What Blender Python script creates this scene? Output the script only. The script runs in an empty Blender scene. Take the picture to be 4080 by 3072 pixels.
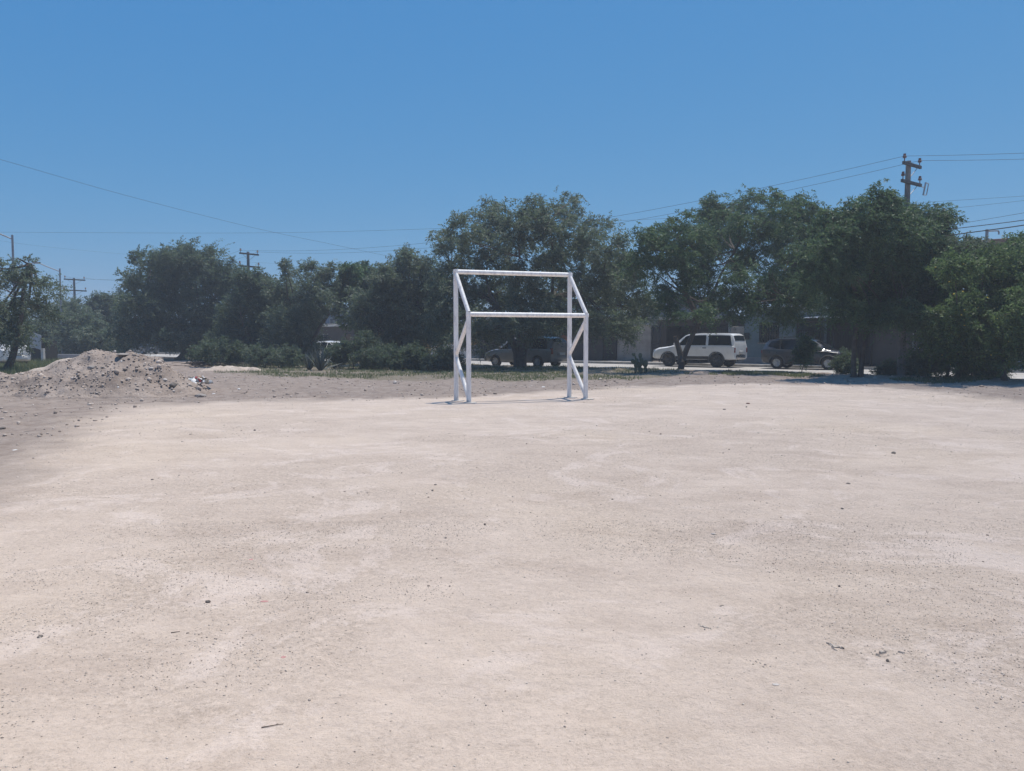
import bpy, bmesh, math
import numpy as np
from mathutils import Vector, Matrix

SC = bpy.context.scene
COL = SC.collection
R = math.radians

# ------------------------------------------------------------------ camera
FPX, CXP, CYP, CAMH = 3064.0, 2040.0, 1536.0, 1.55      # photo is 4080 x 3072
HOR = 1355.0
PITCH = math.atan((CYP - HOR) / FPX)
cam_d = bpy.data.cameras.new('camera'); cam = bpy.data.objects.new('camera', cam_d); COL.objects.link(cam)
cam_d.sensor_width = 36.0; cam_d.sensor_fit = 'HORIZONTAL'
cam_d.lens = 36.0 * FPX / 4080.0
cam_d.clip_start = 0.05; cam_d.clip_end = 6000
cam.location = (0, 0, CAMH); cam.rotation_euler = (math.pi / 2 - PITCH, 0, 0)
SC.camera = cam

# ------------------------------------------------------------------ sky, sun, exposure
SUN_EL = R(74.0)
SUN_AZ = math.atan2(0.65, 0.70)            # clockwise from +Y, towards +X
world = bpy.data.worlds.new('World'); SC.world = world; world.use_nodes = True
wn = world.node_tree; wn.nodes.clear()
sky = wn.nodes.new('ShaderNodeTexSky'); sky.sky_type = 'NISHITA'; sky.sun_disc = False
sky.sun_elevation = SUN_EL; sky.sun_rotation = SUN_AZ
sky.altitude = 350; sky.air_density = 1.0; sky.dust_density = 0.25; sky.ozone_density = 2.2
bg = wn.nodes.new('ShaderNodeBackground'); bg.inputs['Strength'].default_value = 0.10
wo = wn.nodes.new('ShaderNodeOutputWorld')
# clear dry-season air: one tone curve per channel over the whole sky
sep = wn.nodes.new('ShaderNodeSeparateColor'); comb = wn.nodes.new('ShaderNodeCombineColor')
wn.links.new(sky.outputs['Color'], sep.inputs[0])
for ch, (gain, power) in enumerate(((0.412, 1.0), (0.450, 0.48), (0.596, 0.166))):
    a_ = wn.nodes.new('ShaderNodeMath'); a_.operation = 'MULTIPLY'; a_.inputs[1].default_value = 0.1
    b_ = wn.nodes.new('ShaderNodeMath'); b_.operation = 'POWER'; b_.inputs[1].default_value = power
    c_ = wn.nodes.new('ShaderNodeMath'); c_.operation = 'MULTIPLY'; c_.inputs[1].default_value = gain * 10
    wn.links.new(sep.outputs[ch], a_.inputs[0]); wn.links.new(a_.outputs[0], b_.inputs[0]); wn.links.new(b_.outputs[0], c_.inputs[0])
    wn.links.new(c_.outputs[0], comb.inputs[ch])
wn.links.new(comb.outputs[0], bg.inputs['Color']); wn.links.new(bg.outputs['Background'], wo.inputs['Surface'])
sun_d = bpy.data.lights.new('sun', 'SUN'); sun_d.energy = 4.9; sun_d.angle = R(0.53); sun_d.color = (1.0, 0.93, 0.83)
sun = bpy.data.objects.new('sun', sun_d); COL.objects.link(sun)
sdir = Vector((math.sin(SUN_AZ) * math.cos(SUN_EL), math.cos(SUN_AZ) * math.cos(SUN_EL), math.sin(SUN_EL)))
sun.rotation_euler = sdir.to_track_quat('Z', 'Y').to_euler(); sun.location = (20, 20, 60)
vs = SC.view_settings
vs.view_transform = 'Standard'; vs.look = 'None'; vs.gamma = 1.0; vs.use_curve_mapping = False; vs.exposure = 0.12
SC.render.engine = 'CYCLES'
SC.cycles.max_bounces = 6; SC.cycles.diffuse_bounces = 3; SC.cycles.transmission_bounces = 4
SC.cycles.volume_bounces = 0; SC.cycles.transparent_max_bounces = 6
SC.cycles.sample_clamp_indirect = 4.0; SC.cycles.use_denoising = True

VEIL_DENSITY = 0.0017

# ------------------------------------------------------------------ geometry of the place
def raydir(u, v):
    dx = (u - CXP) / FPX; dz = -(v - CYP) / FPX
    c, s = math.cos(PITCH), math.sin(PITCH)
    return np.array([dx, c + dz * s, -s + dz * c])
def ground(u, v, z=0.0):
    d = raydir(u, v); t = (z - CAMH) / d[2]
    return np.array([d[0] * t, d[1] * t, z])
def at(u, v, Y):
    d = raydir(u, v); t = Y / d[1]
    return np.array([d[0] * t, Y, CAMH + d[2] * t])
ANG = R(38.0)                                   # the street runs 38 degrees off the picture plane
SX, SY = math.cos(ANG), -math.sin(ANG)          # along the street (to the right and nearer)
NX, NY = math.sin(ANG), math.cos(ANG)           # across it (away)
OX, OY = -0.4, 45.0
def W(s, n, z=0.0):
    return np.array([OX + s * SX + n * NX, OY + s * SY + n * NY, z])
def toSN(x, y):
    return (x - OX) * SX + (y - OY) * SY, (x - OX) * NX + (y - OY) * NY
def s_at(u, n):
    k = (u - CXP) / FPX
    # x = k*y ; n = (x-OX)*NX+(y-OY)*NY
    y = (n + OX * NX + OY * NY) / (k * NX + NY)
    return toSN(k * y, y)[0]
def on_n(u, v, n):
    k = (u - CXP) / FPX
    y = (n + OX * NX + OY * NY) / (k * NX + NY)
    return at(u, v, y)

# ------------------------------------------------------------------ noise
def _h(ix, iy, iz, seed):
    n = (ix.astype(np.int64) * 374761393 + iy.astype(np.int64) * 668265263 + iz.astype(np.int64) * 2147483647 + seed * 974711) & 0x7fffffff
    n = ((n ^ (n >> 13)) * 1274126177) & 0x7fffffff
    n = ((n ^ (n >> 16)) * 668265263) & 0x7fffffff
    return ((n ^ (n >> 15)) & 0xffff) / 65535.0
def vnoise(x, y, seed=0):
    ix = np.floor(x); iy = np.floor(y); fx = x - ix; fy = y - iy
    fx = fx * fx * (3 - 2 * fx); fy = fy * fy * (3 - 2 * fy)
    z0 = np.zeros_like(ix)
    a = _h(ix, iy, z0, seed); b = _h(ix + 1, iy, z0, seed); c = _h(ix, iy + 1, z0, seed); d = _h(ix + 1, iy + 1, z0, seed)
    return (a * (1 - fx) + b * fx) * (1 - fy) + (c * (1 - fx) + d * fx) * fy
def fbm(x, y, oct=4, seed=0):
    r = 0; a = 0.5; t = 0
    for i in range(oct):
        r = r + a * vnoise(x * 2 ** i, y * 2 ** i, seed + i * 17); t += a; a *= 0.5
    return r / t
def vnoise3(p, seed=0):
    i = np.floor(p); f = p - i; f = f * f * (3 - 2 * f)
    r = 0
    for dx in (0, 1):
        for dy in (0, 1):
            for dz in (0, 1):
                w = (f[:, 0] if dx else 1 - f[:, 0]) * (f[:, 1] if dy else 1 - f[:, 1]) * (f[:, 2] if dz else 1 - f[:, 2])
                r = r + w * _h(i[:, 0] + dx, i[:, 1] + dy, i[:, 2] + dz, seed)
    return r

# ------------------------------------------------------------------ materials
MATS = {}
def nodes_of(name):
    m = bpy.data.materials.new(name); m.use_nodes = True
    nt = m.node_tree; nt.nodes.clear()
    out = nt.nodes.new('ShaderNodeOutputMaterial')
    return m, nt, out
def N(nt, t, **kw):
    n = nt.nodes.new('ShaderNode' + t)
    for k, v in kw.items(): setattr(n, k, v)
    return n
def ramp(nt, fac, stops):
    r = N(nt, 'ValToRGB'); e = r.color_ramp.elements
    while len(e) < len(stops): e.new(0.5)
    for i, (p, c) in enumerate(stops):
        e[i].position = p; e[i].color = (*c, 1) if len(c) == 3 else c
    nt.links.new(fac, r.inputs['Fac']); return r.outputs['Color']
def mixc(nt, fac, a, b, mode='MIX'):
    m = N(nt, 'Mix', data_type='RGBA', blend_type=mode)
    for sock, v in ((m.inputs[0], fac), (m.inputs[6], a), (m.inputs[7], b)):
        if hasattr(v, 'is_linked') or hasattr(v, 'links'): nt.links.new(v, sock)
        elif isinstance(v, (int, float)): sock.default_value = v
        else: sock.default_value = (*v, 1)
    return m.outputs[2]
def noise(nt, vec, scale, detail=4, rough=0.6):
    n = N(nt, 'TexNoise'); n.inputs['Scale'].default_value = scale; n.inputs['Detail'].default_value = detail
    n.inputs['Roughness'].default_value = rough
    if vec is not None: nt.links.new(vec, n.inputs['Vector'])
    return n.outputs['Fac']
def mathn(nt, op, a, b=0.0, clamp=False):
    m = N(nt, 'Math', operation=op); m.use_clamp = clamp
    for s, v in ((m.inputs[0], a), (m.inputs[1], b)):
        if hasattr(v, 'links'): nt.links.new(v, s)
        else: s.default_value = v
    return m.outputs[0]
def std(name, col, col2=None, rough=0.8, scale=6.0, metal=0.0, bump=0.0, bscale=40.0, spec=0.4, coat=0.0, lo=0.35, hi=0.65):
    if name in MATS: return MATS[name]
    m, nt, out = nodes_of(name)
    p = N(nt, 'BsdfPrincipled'); nt.links.new(p.outputs[0], out.inputs['Surface'])
    tc = N(nt, 'TexCoord').outputs['Object']
    col2 = col2 or tuple(c * 0.75 for c in col)
    f = noise(nt, tc, scale, 6, 0.65)
    c = ramp(nt, f, [(lo, col2), (hi, col)])
    nt.links.new(c, p.inputs['Base Color'])
    rr = N(nt, 'MapRange'); rr.inputs[3].default_value = max(rough - 0.12, 0.02); rr.inputs[4].default_value = min(rough + 0.12, 1)
    nt.links.new(noise(nt, tc, scale * 2.7, 3), rr.inputs[0]); nt.links.new(rr.outputs[0], p.inputs['Roughness'])
    p.inputs['Metallic'].default_value = metal; p.inputs['Specular IOR Level'].default_value = spec
    if coat: p.inputs['Coat Weight'].default_value = coat; p.inputs['Coat Roughness'].default_value = 0.08
    if bump:
        b = N(nt, 'Bump'); b.inputs['Strength'].default_value = 0.6; b.inputs['Distance'].default_value = bump
        nt.links.new(noise(nt, tc, bscale, 5), b.inputs['Height']); nt.links.new(b.outputs[0], p.inputs['Normal'])
    MATS[name] = m
    return m
def leafmat(name, col, col2, col3=None, trans=0.45):
    m, nt, out = nodes_of(name)
    a = N(nt, 'Attribute', attribute_name='tint').outputs['Fac']
    stops = [(0.0, col2), (0.75, col)] + ([(0.97, col3)] if col3 else [])
    c = ramp(nt, a, stops)
    d = N(nt, 'BsdfPrincipled'); d.inputs['Roughness'].default_value = 0.55; d.inputs['Specular IOR Level'].default_value = 0.35
    nt.links.new(c, d.inputs['Base Color'])
    t = N(nt, 'BsdfTranslucent'); c2 = mixc(nt, 0.45, c, (0.15, 0.23, 0.10)); nt.links.new(c2, t.inputs['Color'])
    mx = N(nt, 'MixShader'); mx.inputs[0].default_value = trans
    nt.links.new(d.outputs[0], mx.inputs[1]); nt.links.new(t.outputs[0], mx.inputs[2])
    nt.links.new(mx.outputs[0], out.inputs['Surface'])
    MATS[name] = m
    return m
def attrmat(name, col_a, col_b, rough=0.9, attr='tint'):
    m, nt, out = nodes_of(name)
    p = N(nt, 'BsdfPrincipled'); p.inputs['Roughness'].default_value = rough; p.inputs['Specular IOR Level'].default_value = 0.2
    a = N(nt, 'Attribute', attribute_name=attr).outputs['Fac']
    nt.links.new(ramp(nt, a, [(0, col_a), (1, col_b)]), p.inputs['Base Color']); nt.links.new(p.outputs[0], out.inputs['Surface'])
    MATS[name] = m
    return m

# ------------------------------------------------------------------ mesh helpers
def mesh_np(name, V, Fc, smooth=False, attrs=None):
    """V (N,3); Fc: list of (M,k) int arrays"""
    V = np.asarray(V, np.float32)
    if not isinstance(Fc, list): Fc = [Fc]
    me = bpy.data.meshes.new(name)
    me.vertices.add(len(V)); me.vertices.foreach_set('co', V.ravel())
    idx = np.concatenate([np.asarray(f, np.int32).ravel() for f in Fc])
    tot = np.concatenate([np.full(len(f), np.asarray(f).shape[1], np.int32) for f in Fc])
    me.loops.add(len(idx)); me.loops.foreach_set('vertex_index', idx)
    me.polygons.add(len(tot))
    st = np.concatenate([[0], np.cumsum(tot)[:-1]]).astype(np.int32)
    me.polygons.foreach_set('loop_start', st); me.polygons.foreach_set('loop_total', tot)
    if smooth: me.polygons.foreach_set('use_smooth', np.ones(len(tot), bool))
    me.update(calc_edges=True)
    for k, a in (attrs or {}).items():
        at_ = me.attributes.new(k, 'FLOAT', 'POINT'); at_.data.foreach_set('value', np.asarray(a, np.float32).ravel())
    return me
def obj(name, me, mat=None, parent=None, loc=None, rot=None, **props):
    o = bpy.data.objects.new(name, me); COL.objects.link(o)
    if mat is not None and me is not None and len(me.materials) == 0: me.materials.append(mat)
    if parent is not None: o.parent = parent
    if loc is not None: o.location = loc
    if rot is not None: o.rotation_euler = rot
    for k, v in props.items(): o[k] = v
    return o
def thing(name, label, cat, loc=(0, 0, 0), rotz=0.0, group=None):
    o = bpy.data.objects.new(name, None); COL.objects.link(o); o.empty_display_size = 0.2
    o.location = loc; o.rotation_euler = (0, 0, rotz); o['label'] = label; o['category'] = cat
    if group: o['group'] = group
    return o
class MB:
    """collects simple shapes into one mesh"""
    def __init__(s): s.V = []; s.F = []; s.n = 0
    def add(s, V, F):
        for v in V: s.V.append(tuple(v))
        for f in F: s.F.append(tuple(i + s.n for i in f))
        s.n += len(V); return s
    def box(s, x0, x1, y0, y1, z0, z1, M=None):
        V = [(x, y, z) for z in (z0, z1) for y in (y0, y1) for x in (x0, x1)]
        if M is not None: V = [M @ Vector(v) for v in V]
        return s.add(V, [(0, 2, 3, 1), (4, 5, 7, 6), (0, 1, 5, 4), (2, 6, 7, 3), (0, 4, 6, 2), (1, 3, 7, 5)])
    def tube(s, pts, rad, sides=8, cap=True):
        V, F = tube_np(pts, rad, sides, cap); return s.add(V, F)
    def cyl(s, c, r, h, sides=12, r2=None):
        c = np.asarray(c, float); return s.tube([c, c + (0, 0, h)], [r, r if r2 is None else r2], sides)
    def build(s, name, mat, parent=None, smooth=False, bevel=0.0, seg=2, **props):
        me = bpy.data.meshes.new(name); me.from_pydata(s.V, [], s.F); me.update()
        if bevel:
            bm = bmesh.new(); bm.from_mesh(me)
            es = [e for e in bm.edges if len(e.link_faces) == 2 and e.calc_face_angle(0) > 0.5]
            bmesh.ops.bevel(bm, geom=es, offset=bevel, segments=seg, profile=0.6, affect='EDGES')
            bm.to_mesh(me); bm.free()
        if smooth:
            me.polygons.foreach_set('use_smooth', np.ones(len(me.polygons), bool))
            try: me.set_sharp_from_angle(angle=R(38))
            except Exception: pass
        return obj(name, me, mat, parent, **props)
def tube_np(pts, rad, sides=6, cap=True):
    P = np.asarray(pts, float); n = len(P)
    rad = np.full(n, rad) if np.isscalar(rad) else np.asarray(rad, float)
    T = np.gradient(P, axis=0); T /= np.linalg.norm(T, axis=1)[:, None] + 1e-9
    ref = np.array([0, 0, 1.0]) if abs(T[0, 2]) < 0.9 else np.array([1.0, 0, 0])
    V = []
    a = np.arange(sides) / sides * 2 * np.pi
    for i in range(n):
        u = np.cross(T[i], ref); u /= np.linalg.norm(u) + 1e-9; w = np.cross(T[i], u)
        for ang in a: V.append(P[i] + rad[i] * (math.cos(ang) * u + math.sin(ang) * w))
    F = []
    for i in range(n - 1):
        for j in range(sides):
            k = (j + 1) % sides
            F.append((i * sides + j, i * sides + k, (i + 1) * sides + k, (i + 1) * sides + j))
    if cap:
        F.append(tuple(range(sides))[::-1]); F.append(tuple((n - 1) * sides + j for j in range(sides)))
    return V, F
def curve_pts(P, n=10):
    P = np.asarray(P, float)
    if len(P) == 2: return P[0] + (P[1] - P[0]) * np.linspace(0, 1, n)[:, None]
    Q = np.vstack([2 * P[0] - P[1], P, 2 * P[-1] - P[-2]]); out = []
    for i in range(len(P) - 1):
        p0, p1, p2, p3 = Q[i:i + 4]
        for t in np.linspace(0, 1, n, endpoint=False):
            out.append(0.5 * ((2 * p1) + (-p0 + p2) * t + (2 * p0 - 5 * p1 + 4 * p2 - p3) * t * t + (-p0 + 3 * p1 - 3 * p2 + p3) * t ** 3))
    out.append(P[-1]); return np.array(out)
def rock_mesh(name, rng, sub=1, squash=0.7, rough=0.25, size=1.0):
    bm = bmesh.new(); bmesh.ops.create_icosphere(bm, subdivisions=sub, radius=size * 0.5)
    ax = rng.uniform(0.7, 1.3, 3)
    for v in bm.verts:
        d = v.co.normalized(); k = 1 + rng.uniform(-rough, rough)
        v.co = Vector((v.co.x * ax[0] * k, v.co.y * ax[1] * k, v.co.z * squash * k))
    me = bpy.data.meshes.new(name); bm.to_mesh(me); bm.free(); return me

# =================================================================== GROUND
FIELD_PX = [(0, 2047), (110, 1918), (277, 1771), (350, 1672), (461, 1625), (885, 1602), (1475, 1592), (1790, 1586), (2010, 1568),
            (2400, 1548), (2770, 1537), (2950, 1533), (3500, 1541), (3780, 1568), (4080, 1608)]
fp = [ground(u, v)[:2] for u, v in FIELD_PX]
FIELD = np.array([(-30, -15)] + [(fp[0][0] - 1.6, fp[0][1] - 2.4)] + fp + [(fp[-1][0] + 8, fp[-1][1] - 4), (40, -15)])
def poly_sd(P, x, y):
    """signed distance, positive inside"""
    ins = np.zeros(x.shape, bool); dmin = np.full(x.shape, 1e9)
    for i in range(len(P)):
        (x0, y0), (x1, y1) = P[i], P[(i + 1) % len(P)]
        c = (y0 > y) != (y1 > y)
        xi = (x1 - x0) * (y - y0) / ((y1 - y0) if abs(y1 - y0) > 1e-9 else 1e-9) + x0
        ins ^= c & (x < xi)
        dx, dy = x1 - x0, y1 - y0
        t = np.clip(((x - x0) * dx + (y - y0) * dy) / (dx * dx + dy * dy + 1e-12), 0, 1)
        dmin = np.minimum(dmin, np.hypot(x - x0 - t * dx, y - y0 - t * dy))
    return np.where(ins, dmin, -dmin)
GRASS_A = np.array([ground(u, v)[:2] for u, v in [(850, 1480), (1000, 1500), (1200, 1503), (1500, 1513), (1750, 1520), (1850, 1512), (2050, 1520), (2250, 1512), (2480, 1512),
                                                  (2640, 1505), (2800, 1497), (2700, 1470), (2400, 1462), (2100, 1460), (1800, 1455), (1300, 1448), (900, 1445)]])
GRASS_B = np.array([ground(u, v)[:2] for u, v in [(-300, 1500), (0, 1500), (200, 1490), (330, 1470), (330, 1450), (200, 1440), (0, 1436), (-300, 1440)]])
GRASS_C = np.array([ground(u, v)[:2] for u, v in [(2750, 1500), (3300, 1510), (3700, 1530), (3850, 1528), (4000, 1515), (3400, 1480), (2900, 1475)]])
KERB_N = -0.75; FAR_N = 8.9; FACADE = 11.5
def gz(x, y):
    x = np.asarray(x, float); y = np.asarray(y, float)
    s, n = toSN(x, y)
    d = np.hypot(x, y)
    z = 0.05 * (fbm(x * 0.22, y * 0.22, 3, 3) - 0.5) + 0.022 * (fbm(x * 1.4, y * 1.4, 3, 5) - 0.5)
    fs = poly_sd(FIELD, x, y)
    z = z + np.clip(fs / 1.0, 0, 1) * np.clip(40 - y, 0, 1) * (0.030 * (fbm(x * 3.1, y * 3.1, 3, 131) - 0.5) * np.clip(fbm(x * .4, y * .4, 3, 133) * 3 - .9, .15, 1.3))
    soil = np.clip(-fs / 0.8, 0, 1) * (y < 60)
    z = z + soil * (0.12 * (fbm(x * 1.3, y * 1.3, 4, 9) - 0.5) + 0.07 * (fbm(x * 4.5, y * 4.5, 3, 11) - 0.42))
    # low windrow where the scraped field ends
    z = z + 0.05 * np.exp(-((fs + 0.35) / 0.4) ** 2) * fbm(x * 1.1, y * 1.1, 3, 21)
    # raised verge before the street, then the road bed
    verge = np.clip((n + 5.0) / 3.5, 0, 1) * np.clip((KERB_N + 0.05 - n) / 0.5, 0, 1)
    z = z + 0.12 * verge
    bed = np.clip((n - KERB_N) / 0.25, 0, 1)
    z = z * (1 - bed) + bed * (-0.16)
    return z
def axis(parts):
    out = [np.arange(a, b, st) for a, b, st in parts]; return np.concatenate(out)
def grow(a, st, lim, k=1.22):
    o = []; x = a
    while abs(x) < lim: x += st; st *= k; o.append(x)
    return np.array(o)
xs = np.concatenate([grow(-18, -0.25, 2600)[::-1], np.arange(-18, 22, 0.1), grow(22, 0.25, 2600)])
ys = np.concatenate([grow(1.2, -0.2, 400)[::-1], np.arange(1.2, 9, 0.065), np.arange(9, 42, 0.12), grow(42, 0.2, 3500)])
GX, GY = np.meshgrid(xs, ys); gx, gy = GX.ravel(), GY.ravel()
gzv = gz(gx, gy)
ny_, nx_ = GX.shape
ii = np.arange(ny_ * nx_).reshape(ny_, nx_)
gq = np.stack([ii[:-1, :-1], ii[:-1, 1:], ii[1:, 1:], ii[1:, :-1]], -1).reshape(-1, 4)
fsd = poly_sd(FIELD, gx, gy) + 1.5 * (fbm(gx * 0.5, gy * 0.5, 4, 31) - 0.5) + 1.0 * (fbm(gx * 2.6, gy * 2.6, 3, 32) - 0.5)
fieldA = np.clip(fsd / np.where(gx < -4, 1.3, 0.8) + 0.5, 0, 1)
ga = np.maximum(poly_sd(GRASS_A, gx, gy), poly_sd(GRASS_B, gx, gy)) + 2.4 * (fbm(gx * 0.45, gy * 0.45, 4, 41) - 0.55)
grassA = np.clip(ga / 0.6 + 0.3, 0, 1)
gravelA = np.clip((fbm(gx * 0.42 + 3, gy * 0.42, 4, 51) - 0.42) * 5, 0, 1)

def ground_material():
    m, nt, out = nodes_of('packed_earth')
    p = N(nt, 'BsdfPrincipled'); nt.links.new(p.outputs[0], out.inputs['Surface'])
    p.inputs['Roughness'].default_value = 0.95; p.inputs['Specular IOR Level'].default_value = 0.06; p.inputs['Diffuse Roughness'].default_value = 0.85
    pos = N(nt, 'NewGeometry').outputs['Position']
    fld = N(nt, 'Attribute', attribute_name='field').outputs['Fac']
    grs = N(nt, 'Attribute', attribute_name='grass').outputs['Fac']
    grv = N(nt, 'Attribute', attribute_name='gravel').outputs['Fac']
    def dnoise(scale, detail, rough, dist):
        n_ = N(nt, 'TexNoise'); n_.inputs['Scale'].default_value = scale; n_.inputs['Detail'].default_value = detail
        n_.inputs['Roughness'].default_value = rough; n_.inputs['Distortion'].default_value = dist; nt.links.new(pos, n_.inputs['Vector']); return n_.outputs['Fac']
    mid = noise(nt, pos, 2.6, 8, 0.72); fine = noise(nt, pos, 19, 9, 0.8); vfine = noise(nt, pos, 85, 6, 0.75)
    dust = ramp(nt, mid, [(0.3, (0.545, 0.466, 0.396)), (0.7, (0.630, 0.544, 0.468))])
    gravel = ramp(nt, fine, [(0.34, (0.395, 0.328, 0.272)), (0.48, (0.515, 0.438, 0.371)), (0.62, (0.608, 0.524, 0.450))])
    # smooth dusty crust against gritty ground: ragged, wind-blown edges
    crust = mathn(nt, 'ADD', mathn(nt, 'MULTIPLY', grv, 0.5), mathn(nt, 'MULTIPLY', mathn(nt, 'SUBTRACT', dnoise(0.8, 9, 0.68, 1.2), 0.40), 3.0))
    gm = mathn(nt, 'ADD', crust, mathn(nt, 'MULTIPLY', mathn(nt, 'SUBTRACT', fine, 0.5), 2.2), True)
    c = mixc(nt, gm, dust, gravel)
    # pale powder patches
    pw = ramp(nt, dnoise(0.55, 9, 0.7, 2.0), [(0.535, (0, 0, 0)), (0.585, (1, 1, 1))])
    c = mixc(nt, mathn(nt, 'MULTIPLY', pw, 0.6), c, (0.655, 0.574, 0.512))
    vor = N(nt, 'TexVoronoi', feature='DISTANCE_TO_EDGE'); vor.inputs['Scale'].default_value = 5.5
    wv_ = N(nt, 'VectorMath', operation='ADD'); nt.links.new(pos, wv_.inputs[0])
    wn_ = N(nt, 'TexNoise'); wn_.inputs['Scale'].default_value = 6.0; wn_.inputs['Detail'].default_value = 4; nt.links.new(pos, wn_.inputs['Vector'])
    ws_ = N(nt, 'VectorMath', operation='SCALE'); ws_.inputs['Scale'].default_value = 0.16; nt.links.new(wn_.outputs['Color'], ws_.inputs[0]); nt.links.new(ws_.outputs[0], wv_.inputs[1])
    nt.links.new(wv_.outputs[0], vor.inputs['Vector'])
    crk = ramp(nt, vor.outputs['Distance'], [(0.0, (1, 1, 1)), (0.014, (0, 0, 0))])
    crk = mathn(nt, 'MULTIPLY', crk, ramp(nt, noise(nt, pos, 0.9, 4, 0.6), [(0.55, (0, 0, 0)), (0.62, (1, 1, 1))]))
    c = mixc(nt, mathn(nt, 'MULTIPLY', crk, 0.35), c, (0.30, 0.25, 0.21))
    # ochre patches where the caliche is yellower
    och = ramp(nt, noise(nt, pos, 0.23, 3, 0.5), [(0.50, (0, 0, 0)), (0.70, (1, 1, 1))])
    c = mixc(nt, mathn(nt, 'MULTIPLY', och, 0.42), c, (0.62, 0.525, 0.415))
    # broad scuffed darker sweeps
    mp = N(nt, 'Mapping'); mp.inputs['Scale'].default_value = (0.35, 0.8, 1); mp.inputs['Rotation'].default_value = (0, 0, 0.6)
    nt.links.new(pos, mp.inputs['Vector'])
    sw = ramp(nt, noise(nt, mp.outputs[0], 1.9, 9, 0.68), [(0.50, (1, 1, 1)), (0.60, (0.925, 0.915, 0.91))])
    c = mixc(nt, 1.0, c, sw, 'MULTIPLY')
    # grains: tiny dark gaps and light grit
    spk = ramp(nt, vfine, [(0.34, (0.62, 0.60, 0.58)), (0.45, (0.97, 0.97, 0.97)), (0.60, (1.0, 1.0, 1.0)), (0.70, (1.13, 1.12, 1.11))])
    c = mixc(nt, mathn(nt, 'ADD', mathn(nt, 'MULTIPLY', gm, 0.55), 0.45), c, spk, 'MULTIPLY')
    sp2 = ramp(nt, noise(nt, pos, 33, 6, 0.75), [(0.37, (0.76, 0.745, 0.73)), (0.48, (1, 1, 1)), (0.64, (1.07, 1.07, 1.07))])
    c = mixc(nt, mathn(nt, 'ADD', mathn(nt, 'MULTIPLY', gm, 0.6), 0.3), c, sp2, 'MULTIPLY')
    soil = ramp(nt, noise(nt, pos, 2.3, 7, 0.7), [(0.28, (0.195, 0.158, 0.134)), (0.5, (0.288, 0.240, 0.208)), (0.72, (0.380, 0.324, 0.284))])
    soil = mixc(nt, mathn(nt, 'MULTIPLY', mathn(nt, 'SUBTRACT', fine, 0.4), 1.0, True), soil, (0.40, 0.345, 0.30))
    c = mixc(nt, fld, soil, c)
    gcol = ramp(nt, fine, [(0.35, (0.095, 0.095, 0.055)), (0.65, (0.180, 0.168, 0.105))])
    gf = mathn(nt, 'MULTIPLY', grs, 0.5)
    c = mixc(nt, gf, c, gcol)
    c = mixc(nt, 1.0, c, (1.16, 1.125, 1.105), 'MULTIPLY')
    nt.links.new(c, p.inputs['Base Color'])
    h = mathn(nt, 'ADD', mathn(nt, 'MULTIPLY', fine, 0.6), mathn(nt, 'MULTIPLY', vfine, 0.25))
    h = mathn(nt, 'ADD', h, mathn(nt, 'MULTIPLY', noise(nt, pos, 7, 5, 0.6), 1.0))
    b = N(nt, 'Bump'); b.inputs['Strength'].default_value = 0.9; b.inputs['Distance'].default_value = 0.03
    nt.links.new(h, b.inputs['Height']); nt.links.new(b.outputs[0], p.inputs['Normal'])
    MATS['packed_earth'] = m
    return m
gm_ = ground_material()
gme = mesh_np('ground', np.stack([gx, gy, gzv], 1), gq, True, dict(field=fieldA, grass=grassA, gravel=gravelA))
obj('ground', gme, gm_, kind='structure', label='pale dusty earth playing field with darker soil at its edges')

# ---- street, kerbs, pavement
def strip(n0, n1, s0, s1, z, ds=1.5):
    S = np.arange(s0, s1 + ds, ds); Nn = np.linspace(n0, n1, max(2, int((n1 - n0) / 1.2) + 1))
    V = np.array([W(s, n, z) for n in Nn for s in S]); k = len(S)
    F = [(j * k + i, j * k + i + 1, (j + 1) * k + i + 1, (j + 1) * k + i) for j in range(len(Nn) - 1) for i in range(k - 1)]
    return V, np.array(F)
M_road = std('worn_concrete_road', (0.40, 0.385, 0.37), (0.30, 0.285, 0.27), 0.9, 0.7, bump=0.01, bscale=30)
M_walk = std('pavement_concrete', (0.42, 0.40, 0.38), (0.27, 0.25, 0.23), 0.9, 1.3, bump=0.008)
M_kerb = std('kerb_concrete', (0.40, 0.385, 0.36), (0.22, 0.21, 0.19), 0.9, 2.0)
V, F_ = strip(KERB_N + 0.1, FAR_N, -150, 60, -0.02); obj('street', mesh_np('street', V, F_, True), M_road, kind='structure')
mb = MB(); Rz = Matrix.Rotation(-ANG, 4, 'Z'); Tm = Matrix.Translation((OX, OY, 0)) @ Rz
for n0, n1, z1 in ((KERB_N, KERB_N + 0.16, 0.09), (FAR_N, FAR_N + 0.16, 0.12)):
    s = -150
    while s < 60:
        L = 2.9; mb.box(s, s + L, n0, n1, -0.2, z1, Tm); s += L + 0.05
mb.build('kerb', M_kerb, kind='structure')
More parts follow.
